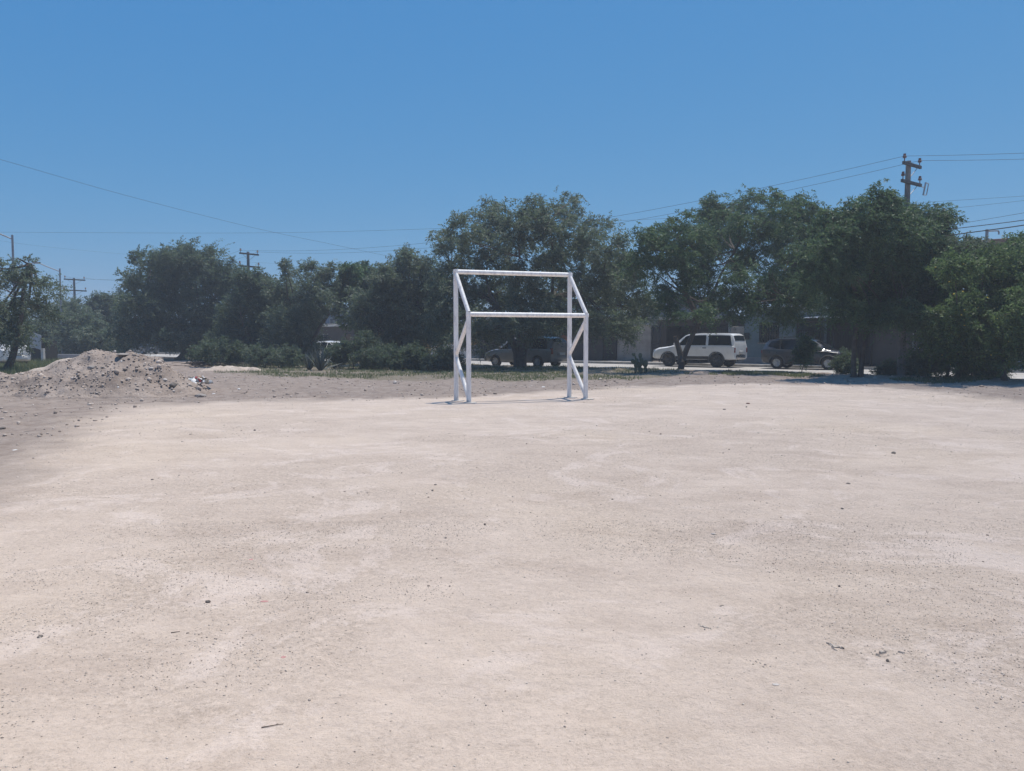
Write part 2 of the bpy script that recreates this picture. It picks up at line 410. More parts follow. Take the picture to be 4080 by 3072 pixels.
# pavement slabs (each slab a piece), far pavement soil under them
V, F_ = strip(FAR_N + 0.16, FACADE + 30, -150, 60, 0.045, 3.0); obj('pavement_soil', mesh_np('pavement_soil', V, F_, True), std('verge_soil', (0.25, 0.21, 0.185), (0.14, 0.12, 0.10), 0.95, 1.5), kind='structure')
pav = obj('pavement', mesh_np('pavement', *strip(FAR_N + 1.0, FACADE - 0.05, -150, -45, 0.09, 3.0)), M_walk, kind='structure')
rngp = np.random.default_rng(5)
slab = MB().box(-0.72, 0.72, -0.74, 0.74, -0.05, 0.0).build('slab', M_walk, pav, bevel=0.02, seg=1)
first = True
for s in np.arange(-44, 42, 1.5):
    if rngp.random() < 0.08: continue
    p_ = W(s, FAR_N + 1.75, 0.105 + rngp.uniform(-0.012, 0.012))
    o = slab if first else slab.copy()
    if not first: COL.objects.link(o)
    first = False
    o.location = p_; o.rotation_euler = (rngp.uniform(-.008, .008), rngp.uniform(-.008, .008), -ANG)

# =================================================================== GOAL
M_goal = None
def goal_paint():
    m, nt, out = nodes_of('weathered_white_paint')
    p = N(nt, 'BsdfPrincipled'); nt.links.new(p.outputs[0], out.inputs['Surface'])
    tc = N(nt, 'TexCoord').outputs['Object']
    mp = N(nt, 'Mapping'); mp.inputs['Scale'].default_value = (5, 5, 1.2); nt.links.new(tc, mp.inputs['Vector'])
    f = noise(nt, mp.outputs[0], 2.5, 8, 0.7)
    c = ramp(nt, f, [(0.30, (0.42, 0.42, 0.43)), (0.46, (0.66, 0.66, 0.66)), (0.62, (0.78, 0.78, 0.77))])
    sp = ramp(nt, noise(nt, tc, 17, 5, 0.7), [(0.66, (1, 1, 1)), (0.73, (0.55, 0.52, 0.50))])
    c = mixc(nt, 0.6, c, sp, 'MULTIPLY')
    rst = ramp(nt, noise(nt, tc, 6.5, 7, 0.75), [(0.635, (0, 0, 0)), (0.67, (1, 1, 1))]); c = mixc(nt, mathn(nt, 'MULTIPLY', rst, 0.7), c, (0.24, 0.15, 0.10))
    sx = N(nt, 'SeparateXYZ'); nt.links.new(tc, sx.inputs[0])
    ft = mathn(nt, 'SUBTRACT', 0.75, mathn(nt, 'ADD', mathn(nt, 'MULTIPLY', sx.outputs[2], 2.4), mathn(nt, 'MULTIPLY', noise(nt, tc, 9, 5, 0.7), 0.8)), True)
    c = mixc(nt, ft, c, (0.40, 0.34, 0.29)); nt.links.new(c, p.inputs['Base Color'])
    p.inputs['Roughness'].default_value = 0.5; p.inputs['Specular IOR Level'].default_value = 0.35
    b = N(nt, 'Bump'); b.inputs['Strength'].default_value = 0.25; b.inputs['Distance'].default_value = 0.004
    nt.links.new(noise(nt, tc, 30, 4), b.inputs['Height']); nt.links.new(b.outputs[0], p.inputs['Normal'])
    return m
M_goal = goal_paint()
FL, FR = ground(1818, 1598), ground(2268, 1587)
NL, NR = ground(1868, 1606.5), ground(2333, 1594)
gcen = (FL + FR + NL + NR) / 4
goal = thing('football_goal', 'white welded steel pipe football goal standing on the dusty field', 'goal', tuple(gcen))
def gpt(p, z): return np.array([p[0] - gcen[0], p[1] - gcen[1], z])
RT = 0.060; HT, HS = 3.27, 2.18
def pipe(name, a, b, r, over=0.0, sides=20):
    a = np.asarray(a, float); b = np.asarray(b, float); d = (b - a) / np.linalg.norm(b - a)
    V, F = tube_np([a - d * over, a + (b - a) * .25, (a + b) / 2, b + d * over], r, sides)
    return MB().add(V, F).build(name, M_goal, goal, smooth=True)
g0 = float(gz(gcen[0], gcen[1]))
for p, h in ((FL, HT), (FR, HT), (NL, HS), (NR, HS)):
    pipe('post', gpt(p, -0.35), gpt(p, h + RT), RT)
for a, b, h in ((FL, FR, HT), (NL, NR, HS)):
    pipe('crossbar', gpt(a, h), gpt(b, h), RT * 0.97, 0.055)
for f_, n_ in ((FL, NL), (FR, NR)):
    pipe('sloping_bar', gpt(f_, HT - 0.03), gpt(n_, HS + 0.05), 0.052)
    pipe('brace', gpt(n_, HS - 0.12), gpt(f_, 1.18), 0.052)
    pipe('brace', gpt(f_, 1.12), gpt(n_, 0.12), 0.052)
rngf = np.random.default_rng(8)
M_foot = std('footing_concrete', (0.50, 0.48, 0.46), (0.38, 0.36, 0.34), 0.9, 8)
for p in (FL, FR, NL, NR):
    n = 14; a = np.arange(n) / n * 2 * np.pi; rr = rngf.uniform(0.13, 0.2, n)
    off = np.array([0.03, -0.02])
    V = [gpt(p, 0) + (off[0] + rr[i] * math.cos(a[i]), off[1] + rr[i] * math.sin(a[i]), 0.018 + float(gz(p[0], p[1]))) for i in range(n)]
    V2 = [v + (0, 0, -0.15) for v in V]
    F = [tuple(range(n))] + [(i, (i + 1) % n + 0, (i + 1) % n + n, i + n)[::-1] for i in range(n)]
    MB().add(V + V2, F).build('footing', M_foot, goal)

# =================================================================== MOUNDS OF SPOIL
def heap(name, label, crest, halfw_f, halfw_b, mat, seed, rough=1.0, res=0.07):
    """crest: list of (x, y, z) along the ridge"""
    C = np.array(crest); x0, x1 = C[0, 0], C[-1, 0]
    X = np.arange(x0, x1 + res, res); y0 = C[:, 1].min() - halfw_f - .3; y1 = C[:, 1].max() + halfw_b + .3
    Y = np.arange(y0, y1 + res, res); XX, YY = np.meshgrid(X, Y); x, y = XX.ravel(), YY.ravel()
    cy = np.interp(x, C[:, 0], C[:, 1]); h = np.interp(x, C[:, 0], C[:, 2])
    d = y - cy + 0.5 * (fbm(x * 0.9, y * 0.9, 3, seed) - 0.5)
    wdt = np.where(d < 0, halfw_f, halfw_b) * (0.55 + 0.45 * h / max(C[:, 2]))
    t = np.abs(d) / wdt
    prof = np.clip(1 - t, 0, 1); prof = prof * 0.75 + 0.25 * (prof * prof * (3 - 2 * prof)); prof = np.where(t < .12, np.clip(1 - .12 - (t * t) / .24 + .06, 0, 1), prof)
    z = h * prof
    live = np.clip(z / 0.12, 0, 1)
    z = z + live * rough * 1.35 * (0.34 * (fbm(x * 1.15, y * 1.15, 4, seed + 1) - 0.5) + 0.11 * (fbm(x * 5, y * 5, 3, seed + 2) - 0.5) + 0.06 * np.abs(fbm(x * 12, y * 12, 2, seed + 3) - 0.5))
    z = np.where(z < 0.02, -0.12, z) + gz(x, y) * 0.4
    ny, nx = XX.shape; i = np.arange(nx * ny).reshape(ny, nx)
    q = np.stack([i[:-1, :-1], i[:-1, 1:], i[1:, 1:], i[1:, :-1]], -1).reshape(-1, 4)
    me = mesh_np(name, np.stack([x, y, z], 1), q, True)
    o = obj(name, me, mat, label=label, category='dirt heap')
    return o, (x, y, z, live)
def dirtmat(name, a, b, c):
    m, nt, out = nodes_of(name)
    p = N(nt, 'BsdfPrincipled'); nt.links.new(p.outputs[0], out.inputs['Surface']); p.inputs['Roughness'].default_value = 0.95; p.inputs['Specular IOR Level'].default_value = 0.1
    pos = N(nt, 'NewGeometry').outputs['Position']
    c1 = ramp(nt, noise(nt, pos, 1.1, 7, 0.68), [(0.32, a), (0.52, b), (0.72, c)])
    c1 = mixc(nt, 0.7, c1, ramp(nt, noise(nt, pos, 14, 5, 0.7), [(0.35, (0.72, 0.70, 0.69)), (0.6, (1.05, 1.05, 1.05))]), 'MULTIPLY')
    nt.links.new(c1, p.inputs['Base Color'])
    b_ = N(nt, 'Bump'); b_.inputs['Strength'].default_value = 0.9; b_.inputs['Distance'].default_value = 0.03
    nt.links.new(noise(nt, pos, 16, 6, 0.7), b_.inputs['Height']); nt.links.new(b_.outputs[0], p.inputs['Normal'])
    return m
M_spoil = dirtmat('grey_brown_spoil', (0.195, 0.158, 0.136), (0.300, 0.250, 0.218), (0.380, 0.325, 0.288))
M_pale = dirtmat('pale_gravel_spoil', (0.34, 0.28, 0.235), (0.45, 0.385, 0.33), (0.52, 0.46, 0.40))
CR = [(-420, 1500), (-250, 1440), (-120, 1450), (-20, 1478), (50, 1494), (110, 1494), (180, 1478), (240, 1440), (285, 1418), (325, 1398), (370, 1394), (400, 1396), (430, 1410), (470, 1402), (530, 1402), (565, 1412), (590, 1428),
      (640, 1444), (690, 1470), (740, 1505), (800, 1548), (850, 1570)]
crest = [at(u, v, 22.2) for u, v in CR]
crest = [(p[0], p[1] + 0.2 * math.sin(p[0] * 0.9), max(p[2] * 1.0 + .0, 0.0)) for p in crest]
mound, MD = heap('dirt_mound', 'large grey brown heap of dumped earth and rubble at the left edge of the field', crest, 2.5, 2.6, M_spoil, 70)
CR2 = [(120, 1470), (180, 1452), (240, 1428), (280, 1418), (310, 1425), (350, 1440), (400, 1465)]
crest2 = [at(u, v, 25.6) for u, v in CR2]
mound2, MD2 = heap('gravel_mound', 'small pale sandy heap behind the big heap of earth', [(p[0], p[1], max(p[2] - .02, 0)) for p in crest2], 1.6, 1.6, M_pale, 90, 0.5)
CR3 = [(800, 1462), (850, 1452), (900, 1448), (960, 1447), (1010, 1451), (1060, 1462)]
crest3 = [ground(u, 1478) for u, v in CR3]
mound3, MD3 = heap('soil_heap', 'low pale ridge of tipped soil in front of the left trees', [(p[0], p[1], 0.02 + 0.20 * max(0, 1 - abs((u - 930) / 130) ** 2)) for p, (u, v) in zip(crest3, CR3)], 1.0, 1.0, M_pale, 95, 0.9)
def surf(x, y): return max(float(gz(x, y)), mound_z(x, y))
def mound_z(x, y, M=MD):
    i = np.argmin((M[0] - x) ** 2 + (M[1] - y) ** 2); return float(M[2][i]) if (M[0][i] - x) ** 2 + (M[1][i] - y) ** 2 < .02 else -9.0

# rubble spread over the big heap: one mass of small clods, plus chunks that stand out
def scatter_rocks(P, size, rng, sub_tpl, tint_lo=0.0, tint_hi=1.0):
    V0 = sub_tpl[0]; F0 = sub_tpl[1]; n = len(P); k = len(V0)
    ang = rng.uniform(0, 2 * np.pi, n); ca, sa = np.cos(ang), np.sin(ang)
    sc = size[:, None] * rng.uniform(0.6, 1.4, (n, 3)) * np.array([1, 1, 0.7])
    v = V0[None] * (1 + rng.uniform(-0.22, 0.22, (n, k, 1)))
    v = v * sc[:, None, :]
    x = v[..., 0] * ca[:, None] - v[..., 1] * sa[:, None]; y = v[..., 0] * sa[:, None] + v[..., 1] * ca[:, None]
    V = np.stack([x, y, v[..., 2]], -1) + P[:, None, :]
    F = (F0[None] + (np.arange(n) * k)[:, None, None]).reshape(-1, F0.shape[1])
    t = np.repeat(rng.uniform(tint_lo, tint_hi, n), k)
    return V.reshape(-1, 3), F, t
def tpl(sub):
    bm = bmesh.new(); bmesh.ops.create_icosphere(bm, subdivisions=sub, radius=0.5)
    V = np.array([v.co[:] for v in bm.verts]); F = np.array([[l.index for l in f.verts] for f in bm.faces]); bm.free(); return V, F
OCT = (np.array([(.5, 0, 0), (0, .5, 0), (-.5, 0, 0), (0, -.5, 0), (0, 0, .5), (0, 0, -.5)]), np.array([(0, 1, 4), (1, 2, 4), (2, 3, 4), (3, 0, 4), (1, 0, 5), (2, 1, 5), (3, 2, 5), (0, 3, 5)]))
ICO = tpl(1)
M_clod = attrmat('clod_stone', (0.215, 0.175, 0.148), (0.52, 0.45, 0.395))
rng = np.random.default_rng(11)
def on_mound(n, M):
    sel = np.flatnonzero(M[3] > 0.6); i = rng.choice(sel, n)
    return np.stack([M[0][i] + rng.uniform(-.035, .035, n), M[1][i] + rng.uniform(-.035, .035, n), M[2][i]], 1)
P = on_mound(4200, MD); sz = 0.025 + 0.06 * rng.random(len(P)) ** 2.5 + 0.11 * (rng.random(len(P)) < 0.05) * rng.random(len(P)); P[:, 2] += sz * .05
V, F, t = scatter_rocks(P, sz, rng, ICO)
obj('rubble', mesh_np('rubble', V, F, False, dict(tint=t)), M_clod, mound, kind='stuff')

# =================================================================== TREES
M_bark = std('grey_bark', (0.115, 0.098, 0.086), (0.060, 0.050, 0.044), 0.95, 5, bump=0.02, bscale=14)
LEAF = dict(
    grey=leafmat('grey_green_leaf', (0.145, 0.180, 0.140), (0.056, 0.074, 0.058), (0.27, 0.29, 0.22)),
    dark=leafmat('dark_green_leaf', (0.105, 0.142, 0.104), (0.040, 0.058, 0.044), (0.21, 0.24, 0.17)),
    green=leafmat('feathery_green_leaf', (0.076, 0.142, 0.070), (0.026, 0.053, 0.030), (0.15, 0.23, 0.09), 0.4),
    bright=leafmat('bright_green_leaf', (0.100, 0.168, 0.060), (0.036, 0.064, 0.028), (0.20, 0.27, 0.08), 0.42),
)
WIND = np.array([0.22, 0.0, 0.0]); DENS = 2.75
def unit(v): return v / (np.linalg.norm(v, axis=-1, keepdims=True) + 1e-9)
def crown_arrays(lobes, n_sprig, per, L, ll, lw, droop, seed, gap=0.34, shell=0.42, up=0.35, tintb=0.0):
    rng = np.random.default_rng(seed)
    Lb = np.array(lobes); w = (Lb[:, 3] * Lb[:, 4] * Lb[:, 5]) ** 0.72; w = w / w.sum()
    nc = max(12, int(n_sprig / 11)); k = rng.choice(len(Lb), nc * 2, p=w)
    d = unit(rng.normal(size=(len(k), 3)))
    r = rng.random(len(k)) ** shell
    # uneven lobe outline
    wob = 0.62 + 0.72 * vnoise3(d * 2.3 + k[:, None] * 7.7, seed)
    P = Lb[k, :3] + d * Lb[k, 3:6] * (r * wob)[:, None]
    g = 0.6 * vnoise3(P * 0.95 + 11, seed + 3) + 0.4 * vnoise3(P * 2.1, seed + 4)
    keep = (g > gap) & (P[:, 2] > 0.12)
    P, d = P[keep][:nc], d[keep][:nc]
    # each clump is a tuft of sprigs fanning out of one twig end
    per_c = max(3, int(round(n_sprig / max(len(P), 1))))
    cid = np.repeat(np.arange(len(P)), per_c); n = len(cid)
    fan = unit(rng.normal(size=(n, 3)) * 0.75 + d[cid] * 0.55 + np.array([0, 0, up]))
    csz = rng.uniform(0.6, 1.35, len(P))[cid]
    ctint = rng.normal(0, 0.10, len(P))[cid]
    P0 = P; P = P[cid] + rng.normal(size=(n, 3)) * (L * 0.22 * csz)[:, None]; P[:, 2] = np.maximum(P[:, 2], 0.05)
    sd = unit(fan + WIND); P[:, 0] += rng.normal(size=n) * L * 0.12
    Ls = L * rng.uniform(0.5, 1.15, n) * csz
    t = (np.arange(per) + 0.5) / per
    T = np.clip(t[None] + rng.uniform(-.04, .04, (n, per)), 0.02, 1)
    B = P[:, None] + sd[:, None] * (Ls[:, None] * T)[..., None]
    B[..., 2] -= droop * Ls[:, None] * T ** 2
    B[..., 0] += 0.10 * Ls[:, None] * T ** 2
    tang = unit(sd[:, None] - np.array([0, 0, 1]) * (2 * droop * T)[..., None])
    side = unit(np.cross(tang, rng.normal(size=(n, 1, 3)) * 0.5 + np.array([0, 0, 1.0])))
    sgn = np.where(np.arange(per) % 2 == 0, 1, -1)[None, :, None]
    ax = unit(tang * 0.55 + side * sgn * 0.85 + rng.normal(size=(n, per, 3)) * 0.35 - np.array([0, 0, 0.22]))
    wv = unit(np.cross(ax, rng.normal(size=(n, per, 3))))
    le = ll * rng.uniform(0.6, 1.35, (n, per)) * (1.1 - 0.45 * T)
    wi = lw * rng.uniform(0.7, 1.3, (n, per))
    mid = B + ax * (le * 0.48)[..., None]
    low = B + ax * (le * 0.22)[..., None]
    V = np.stack([low + wv * (wi * 0.5)[..., None], B + ax * le[..., None], low - wv * (wi * 0.5)[..., None]], 2)
    m = n * per
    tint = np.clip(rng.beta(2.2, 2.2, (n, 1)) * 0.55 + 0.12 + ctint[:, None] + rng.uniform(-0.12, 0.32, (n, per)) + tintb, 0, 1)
    tint = np.where(rng.random((n, 1)) < 0.03, np.clip(tint + 0.45, 0, 1), tint)
    return V.reshape(-1, 3), np.arange(m * 3).reshape(-1, 3), np.repeat(tint.ravel(), 3), P0
def lobes_px(lst, Y, depth=0.9, seed=0, spread=None):
    # crowns are round in plan: the lobes fill a depth like the crown's own width
    r = np.random.default_rng(seed + 1000); out = []
    us = np.array([l[0] for l in lst], float); ru_ = np.array([l[2] for l in lst], float)
    lo, hi = (us - ru_ * .6).min(), (us + ru_ * .6).max(); uc, Rp = (lo + hi) / 2, (hi - lo) / 2
    for i, l in enumerate(lst):
        u, v, ru, rv = l[:4]; k0 = Y / FPX
        lim = (Rp * k0) * math.sqrt(max(0.04, 1 - ((u - uc) / Rp) ** 2)) - ru * k0 * 0.5
        lim = max(0.3, min(lim, 4.3)) if spread is None else spread
        dy = r.uniform(-1, 1) * lim
        c = at(u, v, Y + dy); k = (Y + dy) / FPX
        out.append((c[0], c[1], c[2], ru * k, max(ru * k * depth, 0.5), rv * k))
    return out
def build_tree(name, label, base, lobes, leaf, n_sprig, per=14, L=0.62, ll=0.16, lw=0.055, droop=0.35, seed=1, gap=0.34, shell=0.42,
               trunks=None, r0=0.16, limbs=True, twigs=26, cat='tree', group=None, up=0.35, tintb=0.0):
    base = np.array(base, float); base[2] = float(gz(base[0], base[1]))
    root = thing(name, label, cat, tuple(base), group=group)
    V, F, t, P = crown_arrays(lobes, int(n_sprig * DENS), per, L, ll * 1.12, lw * 1.15, droop, seed, gap, shell, up, tintb)
    obj('crown', mesh_np('crown', V - base, F, False, dict(tint=t)), LEAF[leaf], root)
    rng = np.random.default_rng(seed + 5)
    mb = MB(); Lb = np.array(lobes); cen = Lb[:, :3].mean(0)
    if trunks is None:
        tops = []; nt_ = 1
        fork = base + (cen - base) * 0.33; fork[2] = base[2] + (cen[2] - base[2]) * 0.42
        trunks = [[base - (0, 0, .25), base * 0.6 + fork * 0.4 + (rng.normal() * .12, rng.normal() * .12, 0), fork]]
    forks = []
    for tr in trunks:
        C = curve_pts(tr, 7); rr = r0 * np.linspace(1.0, 0.62 if len(tr) < 6 else 0.22, len(C)); rr[:3] *= (1.5, 1.22, 1.06)
        mb.tube(C - base, rr, 9); forks.append(C[-1])
    forks = np.array(forks)
    ends = []
    if limbs:
        order = np.argsort(-Lb[:, 3] * Lb[:, 5])
        for i in order[:14]:
            e = Lb[i, :3] + rng.normal(size=3) * 0.2
            f = forks[np.argmin(np.linalg.norm(forks - e, axis=1))]
            m = f * 0.45 + e * 0.55 + (0, 0, -0.06 * np.linalg.norm(e - f)) + rng.normal(size=3) * 0.18
            C = curve_pts([f, m, e], 7); mb.tube(C - base, np.linspace(r0 * 0.36, r0 * 0.09, len(C)), 6)
            ends.append(C[len(C) // 2]); ends.append(e)
        ends = np.array(ends)
        for j in rng.choice(len(P), min(len(P), twigs * 3), replace=False):
            e = P[j]; f = ends[np.argmin(np.linalg.norm(ends - e, axis=1))]
            if np.linalg.norm(e - f) > 3.0: continue
            m = (f + e) / 2 + rng.normal(size=3) * 0.12
            mb.tube(curve_pts([f, m, e], 4) - base, np.linspace(r0 * 0.15, 0.012, 9), 4)
    mb.build('trunk', M_bark, root, smooth=True)
    return root
def px(pts, Y): return [at(u, v, Y) for u, v in pts]
def gnd(u, Y): 
    k = (u - CXP) / FPX; return np.array([k * Y, Y, 0.0])
def shift(pts, dY=0): return pts

# --- left-edge leaning tree
Y = 37.0
build_tree('leaning_tree', 'thin leaning tree with bare top branches at the left edge of the photo', gnd(18, Y),
           lobes_px([(30, 1180, 100, 110), (105, 1130, 75, 90), (-80, 1230, 140, 150), (60, 1320, 130, 75), (15, 1080, 60, 60), (160, 1220, 55, 70), (200, 1150, 25, 25), (85, 1045, 40, 35), (-60, 1070, 60, 70), (-40, 1340, 120, 70)], Y, seed=1),
           'grey', 820, 13, 0.55, 0.15, 0.05, 0.4, 1, gap=0.46, trunks=[px([(18, 1490), (50, 1420), (70, 1330), (85, 1250), (95, 1150), (123, 1052)], Y)], r0=0.19, twigs=20)
# --- far-left background trees
for i, (nm, lab, u, Y, lb, lf, n) in enumerate([
    ('roadside_tree', 'low grey green tree behind the leaning tree at far left', 230, 70, [(170, 1300, 90, 80), (250, 1290, 90, 90), (310, 1270, 70, 80), (230, 1370, 110, 50), (130, 1330, 80, 70)], 'grey', 1300),
    ('round_tree', 'small dense tree with a round dark top between street lamp and big bush', 415, 74, [(425, 1215, 45, 50), (400, 1260, 70, 60), (350, 1300, 90, 70), (440, 1310, 80, 80), (400, 1370, 110, 50), (365, 1210, 28, 28)], 'dark', 1300),
    ('street_tree', 'pale grey green tree filling the gap above the small pale heap', 330, 66, [(330, 1330, 90, 70), (270, 1350, 70, 60), (400, 1360, 80, 55), (300, 1270, 60, 50)], 'grey', 800)]):
    build_tree(nm, lab, gnd(u, Y), lobes_px(lb, Y, seed=10 + i), lf, n, 13, 0.8, 0.24, 0.085, 0.35, 20 + i, r0=0.2, twigs=10)
# --- big left tree
Y = 59.0
build_tree('spreading_tree', 'big dark spreading tree behind the heap of earth', gnd(720, Y),
           lobes_px([(600, 1100, 100, 95), (520, 1130, 45, 55), (690, 1060, 90, 75), (780, 1040, 85, 65), (860, 1090, 80, 80), (720, 1010, 50, 40), (920, 1140, 50, 70), (560, 1220, 90, 90), (690, 1190, 140, 120), (840, 1200, 120, 110),
                     (620, 1320, 130, 60), (740, 1330, 120, 60), (880, 1320, 100, 80), (500, 1210, 35, 30), (640, 1020, 45, 35), (520, 1310, 90, 80)], Y, seed=2),
           'dark', 3500, 14, 0.8, 0.21, 0.075, 0.32, 2, gap=0.29, trunks=[px([(715, 1440), (735, 1400), (700, 1360), (640, 1345)], Y), px([(725, 1440), (750, 1390), (800, 1340), (820, 1280)], Y)], r0=0.3, twigs=30)
# --- trees in front of the middle utility pole
Y = 54.0
build_tree('bushy_tree', 'bushy tree hiding the lower half of the middle utility pole', gnd(1010, Y),
           lobes_px([(985, 1150, 70, 70), (1040, 1160, 60, 70), (960, 1240, 80, 80), (1060, 1240, 90, 90), (960, 1330, 90, 80), (1070, 1340, 100, 80), (1000, 1400, 110, 50), (900, 1380, 80, 60), (1090, 1410, 90, 45)], Y, seed=3),
           'dark', 2100, 14, 0.7, 0.2, 0.07, 0.35, 3, r0=0.2, gap=0.3)
Y = 51.0
build_tree('wispy_tree', 'wispy tree with thin upright tops right of the middle utility pole', gnd(1215, Y),
           lobes_px([(1150, 1090, 38, 55), (1150, 1060, 25, 30), (1230, 1080, 40, 50), (1290, 1090, 40, 50), (1255, 1110, 60, 60), (1140, 1170, 80, 70), (1240, 1190, 80, 80), (1310, 1190, 50, 60), (1150, 1290, 100, 80), (1240, 1280, 60, 60), (1180, 1380, 100, 60), (1110, 1400, 80, 50)], Y, seed=4),
           'grey', 1900, 13, 0.62, 0.17, 0.06, 0.4, 4, gap=0.34, trunks=[px([(1215, 1440), (1235, 1380), (1270, 1310), (1310, 1250)], Y), px([(1210, 1440), (1205, 1340), (1180, 1260)], Y)], r0=0.16, twigs=40)
Y = 53.0
build_tree('broadleaf_tree', 'small tree with dark tufted tops between the wispy tree and the dense tree', gnd(1430, Y),
           lobes_px([(1385, 1085, 35, 25), (1455, 1080, 42, 35), (1400, 1120, 55, 40), (1470, 1120, 60, 50), (1420, 1190, 60, 50), (1370, 1160, 35, 35), (1440, 1260, 60, 50), (1350, 1220, 35, 35)], Y, seed=5),
           'green', 750, 14, 0.6, 0.24, 0.10, 0.5, 5, gap=0.36, trunks=[px([(1430, 1445), (1425, 1330), (1400, 1230), (1380, 1160)], Y)], r0=0.13)
Y = 47.0
build_tree('dense_tree', 'dense grey green tree left of the goal', gnd(1590, Y),
           lobes_px([(1540, 1110, 80, 70), (1620, 1065, 75, 60), (1690, 1110, 75, 80), (1630, 1030, 30, 25), (1560, 1210, 120, 100), (1470, 1240, 90, 90), (1660, 1220, 110, 110), (1740, 1180, 70, 90), (1540, 1310, 130, 80), (1660, 1330, 110, 70), (1730, 1300, 80, 90), (1590, 1395, 120, 45)], Y, seed=6),
           'grey', 3000, 14, 0.62, 0.17, 0.06, 0.38, 6, gap=0.27, r0=0.2, twigs=30, tintb=-0.04)
# --- tall tree behind the goal
Y = 41.5
build_tree('tall_tree', 'tallest widest tree directly behind the goal, shading the minivan', gnd(2070, Y),
           lobes_px([(1830, 920, 85, 75), (1780, 960, 55, 55), (1950, 880, 75, 60), (2060, 890, 80, 80), (2140, 850, 75, 60), (2260, 840, 60, 55), (2285, 800, 22, 25), (2210, 900, 90, 80), (2330, 940, 80, 70), (2420, 970, 85, 70), (2400, 890, 35, 30), (2480, 1060, 85, 80), (1960, 830, 28, 28), (2130, 800, 35, 25), (1860, 865, 30, 25),
                     (1800, 1050, 100, 95), (1930, 1020, 120, 110), (2080, 1020, 130, 120), (2240, 1040, 130, 120), (2390, 1090, 120, 100), (2540, 1150, 75, 75), (1810, 1170, 110, 90), (1960, 1180, 140, 110), (2140, 1190, 150, 110), (2320, 1200, 130, 100), (2470, 1220, 110, 90),
                     (1770, 1270, 100, 80), (1900, 1290, 120, 70), (2060, 1300, 130, 55), (2200, 1290, 120, 50), (2350, 1290, 110, 60), (2480, 1310, 80, 50), (1850, 1360, 80, 40), (2580, 1230, 50, 60)], Y, seed=7),
           'grey', 5200, 14, 0.58, 0.155, 0.053, 0.4, 7, gap=0.29, trunks=[px([(2072, 1475), (2075, 1400), (2070, 1330), (2060, 1240)], Y), px([(2066, 1475), (2058, 1400), (2020, 1320), (1980, 1220)], Y), px([(2078, 1475), (2090, 1380), (2150, 1280), (2200, 1180)], Y)], r0=0.25, twigs=60)
# --- forked tree by the white wagon
Y = 37.3
build_tree('forked_tree', 'feathery green tree with forked leaning trunk beside the white sport utility', gnd(2711, Y),
           lobes_px([(2565, 950, 40, 55), (2640, 920, 55, 55), (2720, 890, 55, 55), (2835, 850, 55, 60), (2915, 840, 50, 50), (3000, 815, 60, 50), (3070, 800, 50, 40), (3110, 850, 60, 55), (3185, 840, 55, 45), (3230, 900, 50, 55), (2620, 1000, 90, 60), (2560, 1060, 70, 60),
                     (2740, 980, 100, 75), (2860, 930, 100, 70), (2980, 910, 90, 60), (3120, 930, 80, 60), (3230, 980, 70, 70), (2690, 1080, 90, 75), (2660, 1180, 60, 70), (2800, 1060, 70, 60), (2780, 1170, 80, 60), (3180, 1060, 90, 70), (3090, 1120, 80, 45), (3260, 1090, 60, 60), (2900, 1190, 70, 40),
                     (3010, 1190, 90, 40), (3150, 1180, 110, 50), (2860, 1250, 80, 30), (3090, 1260, 90, 30), (3240, 1190, 70, 50), (2960, 1060, 50, 25), (2760, 1250, 60, 35), (3010, 1030, 65, 50), (3090, 1010, 60, 55), (2930, 1110, 60, 45), (3030, 1100, 60, 40), (2900, 1020, 50, 40), (3180, 1130, 70, 40)], Y, seed=8),
           'green', 3700, 15, 0.56, 0.16, 0.045, 0.65, 8, gap=0.33, trunks=[px([(2709, 1490), (2722, 1430), (2745, 1370), (2775, 1300), (2810, 1250), (2845, 1160), (2880, 1080), (2930, 1000)], Y), px([(2775, 1300), (2830, 1255), (2900, 1225), (2980, 1190), (3050, 1150), (3120, 1090)], Y), px([(2718, 1440), (2705, 1390), (2690, 1340)], Y), px([(2780, 1290), (2765, 1240), (2740, 1180)], Y)], r0=0.165, twigs=110, up=0.5)
# --- right tree
Y = 30.6
build_tree('twin_trunk_tree', 'tall dark feathery tree with two close trunks below the right utility pole', gnd(3415, Y),
           lobes_px([(3480, 800, 60, 45), (3410, 830, 50, 45), (3545, 810, 45, 40), (3560, 860, 80, 60), (3650, 880, 70, 60), (3740, 880, 45, 60), (3330, 900, 65, 65), (3280, 880, 35, 35), (3440, 910, 110, 80), (3590, 950, 120, 90), (3700, 960, 80, 70), (3340, 1020, 110, 90), (3480, 1050, 140, 100), (3640, 1040, 120, 90),
                     (3270, 1120, 90, 80), (3410, 1170, 130, 80), (3560, 1170, 130, 80), (3680, 1150, 110, 80), (3340, 1235, 90, 35), (3480, 1250, 80, 35), (3600, 1250, 100, 45), (3260, 1010, 60, 60), (3700, 1240, 90, 55)], Y, seed=9),
           'green', 4200, 15, 0.52, 0.15, 0.045, 0.62, 9, gap=0.30, trunks=[px([(3400, 1514), (3402, 1420), (3412, 1330), (3445, 1230), (3470, 1100)], Y), px([(3428, 1514), (3436, 1420), (3450, 1330), (3440, 1240), (3390, 1120)], Y)], r0=0.105, twigs=50, tintb=-0.08)
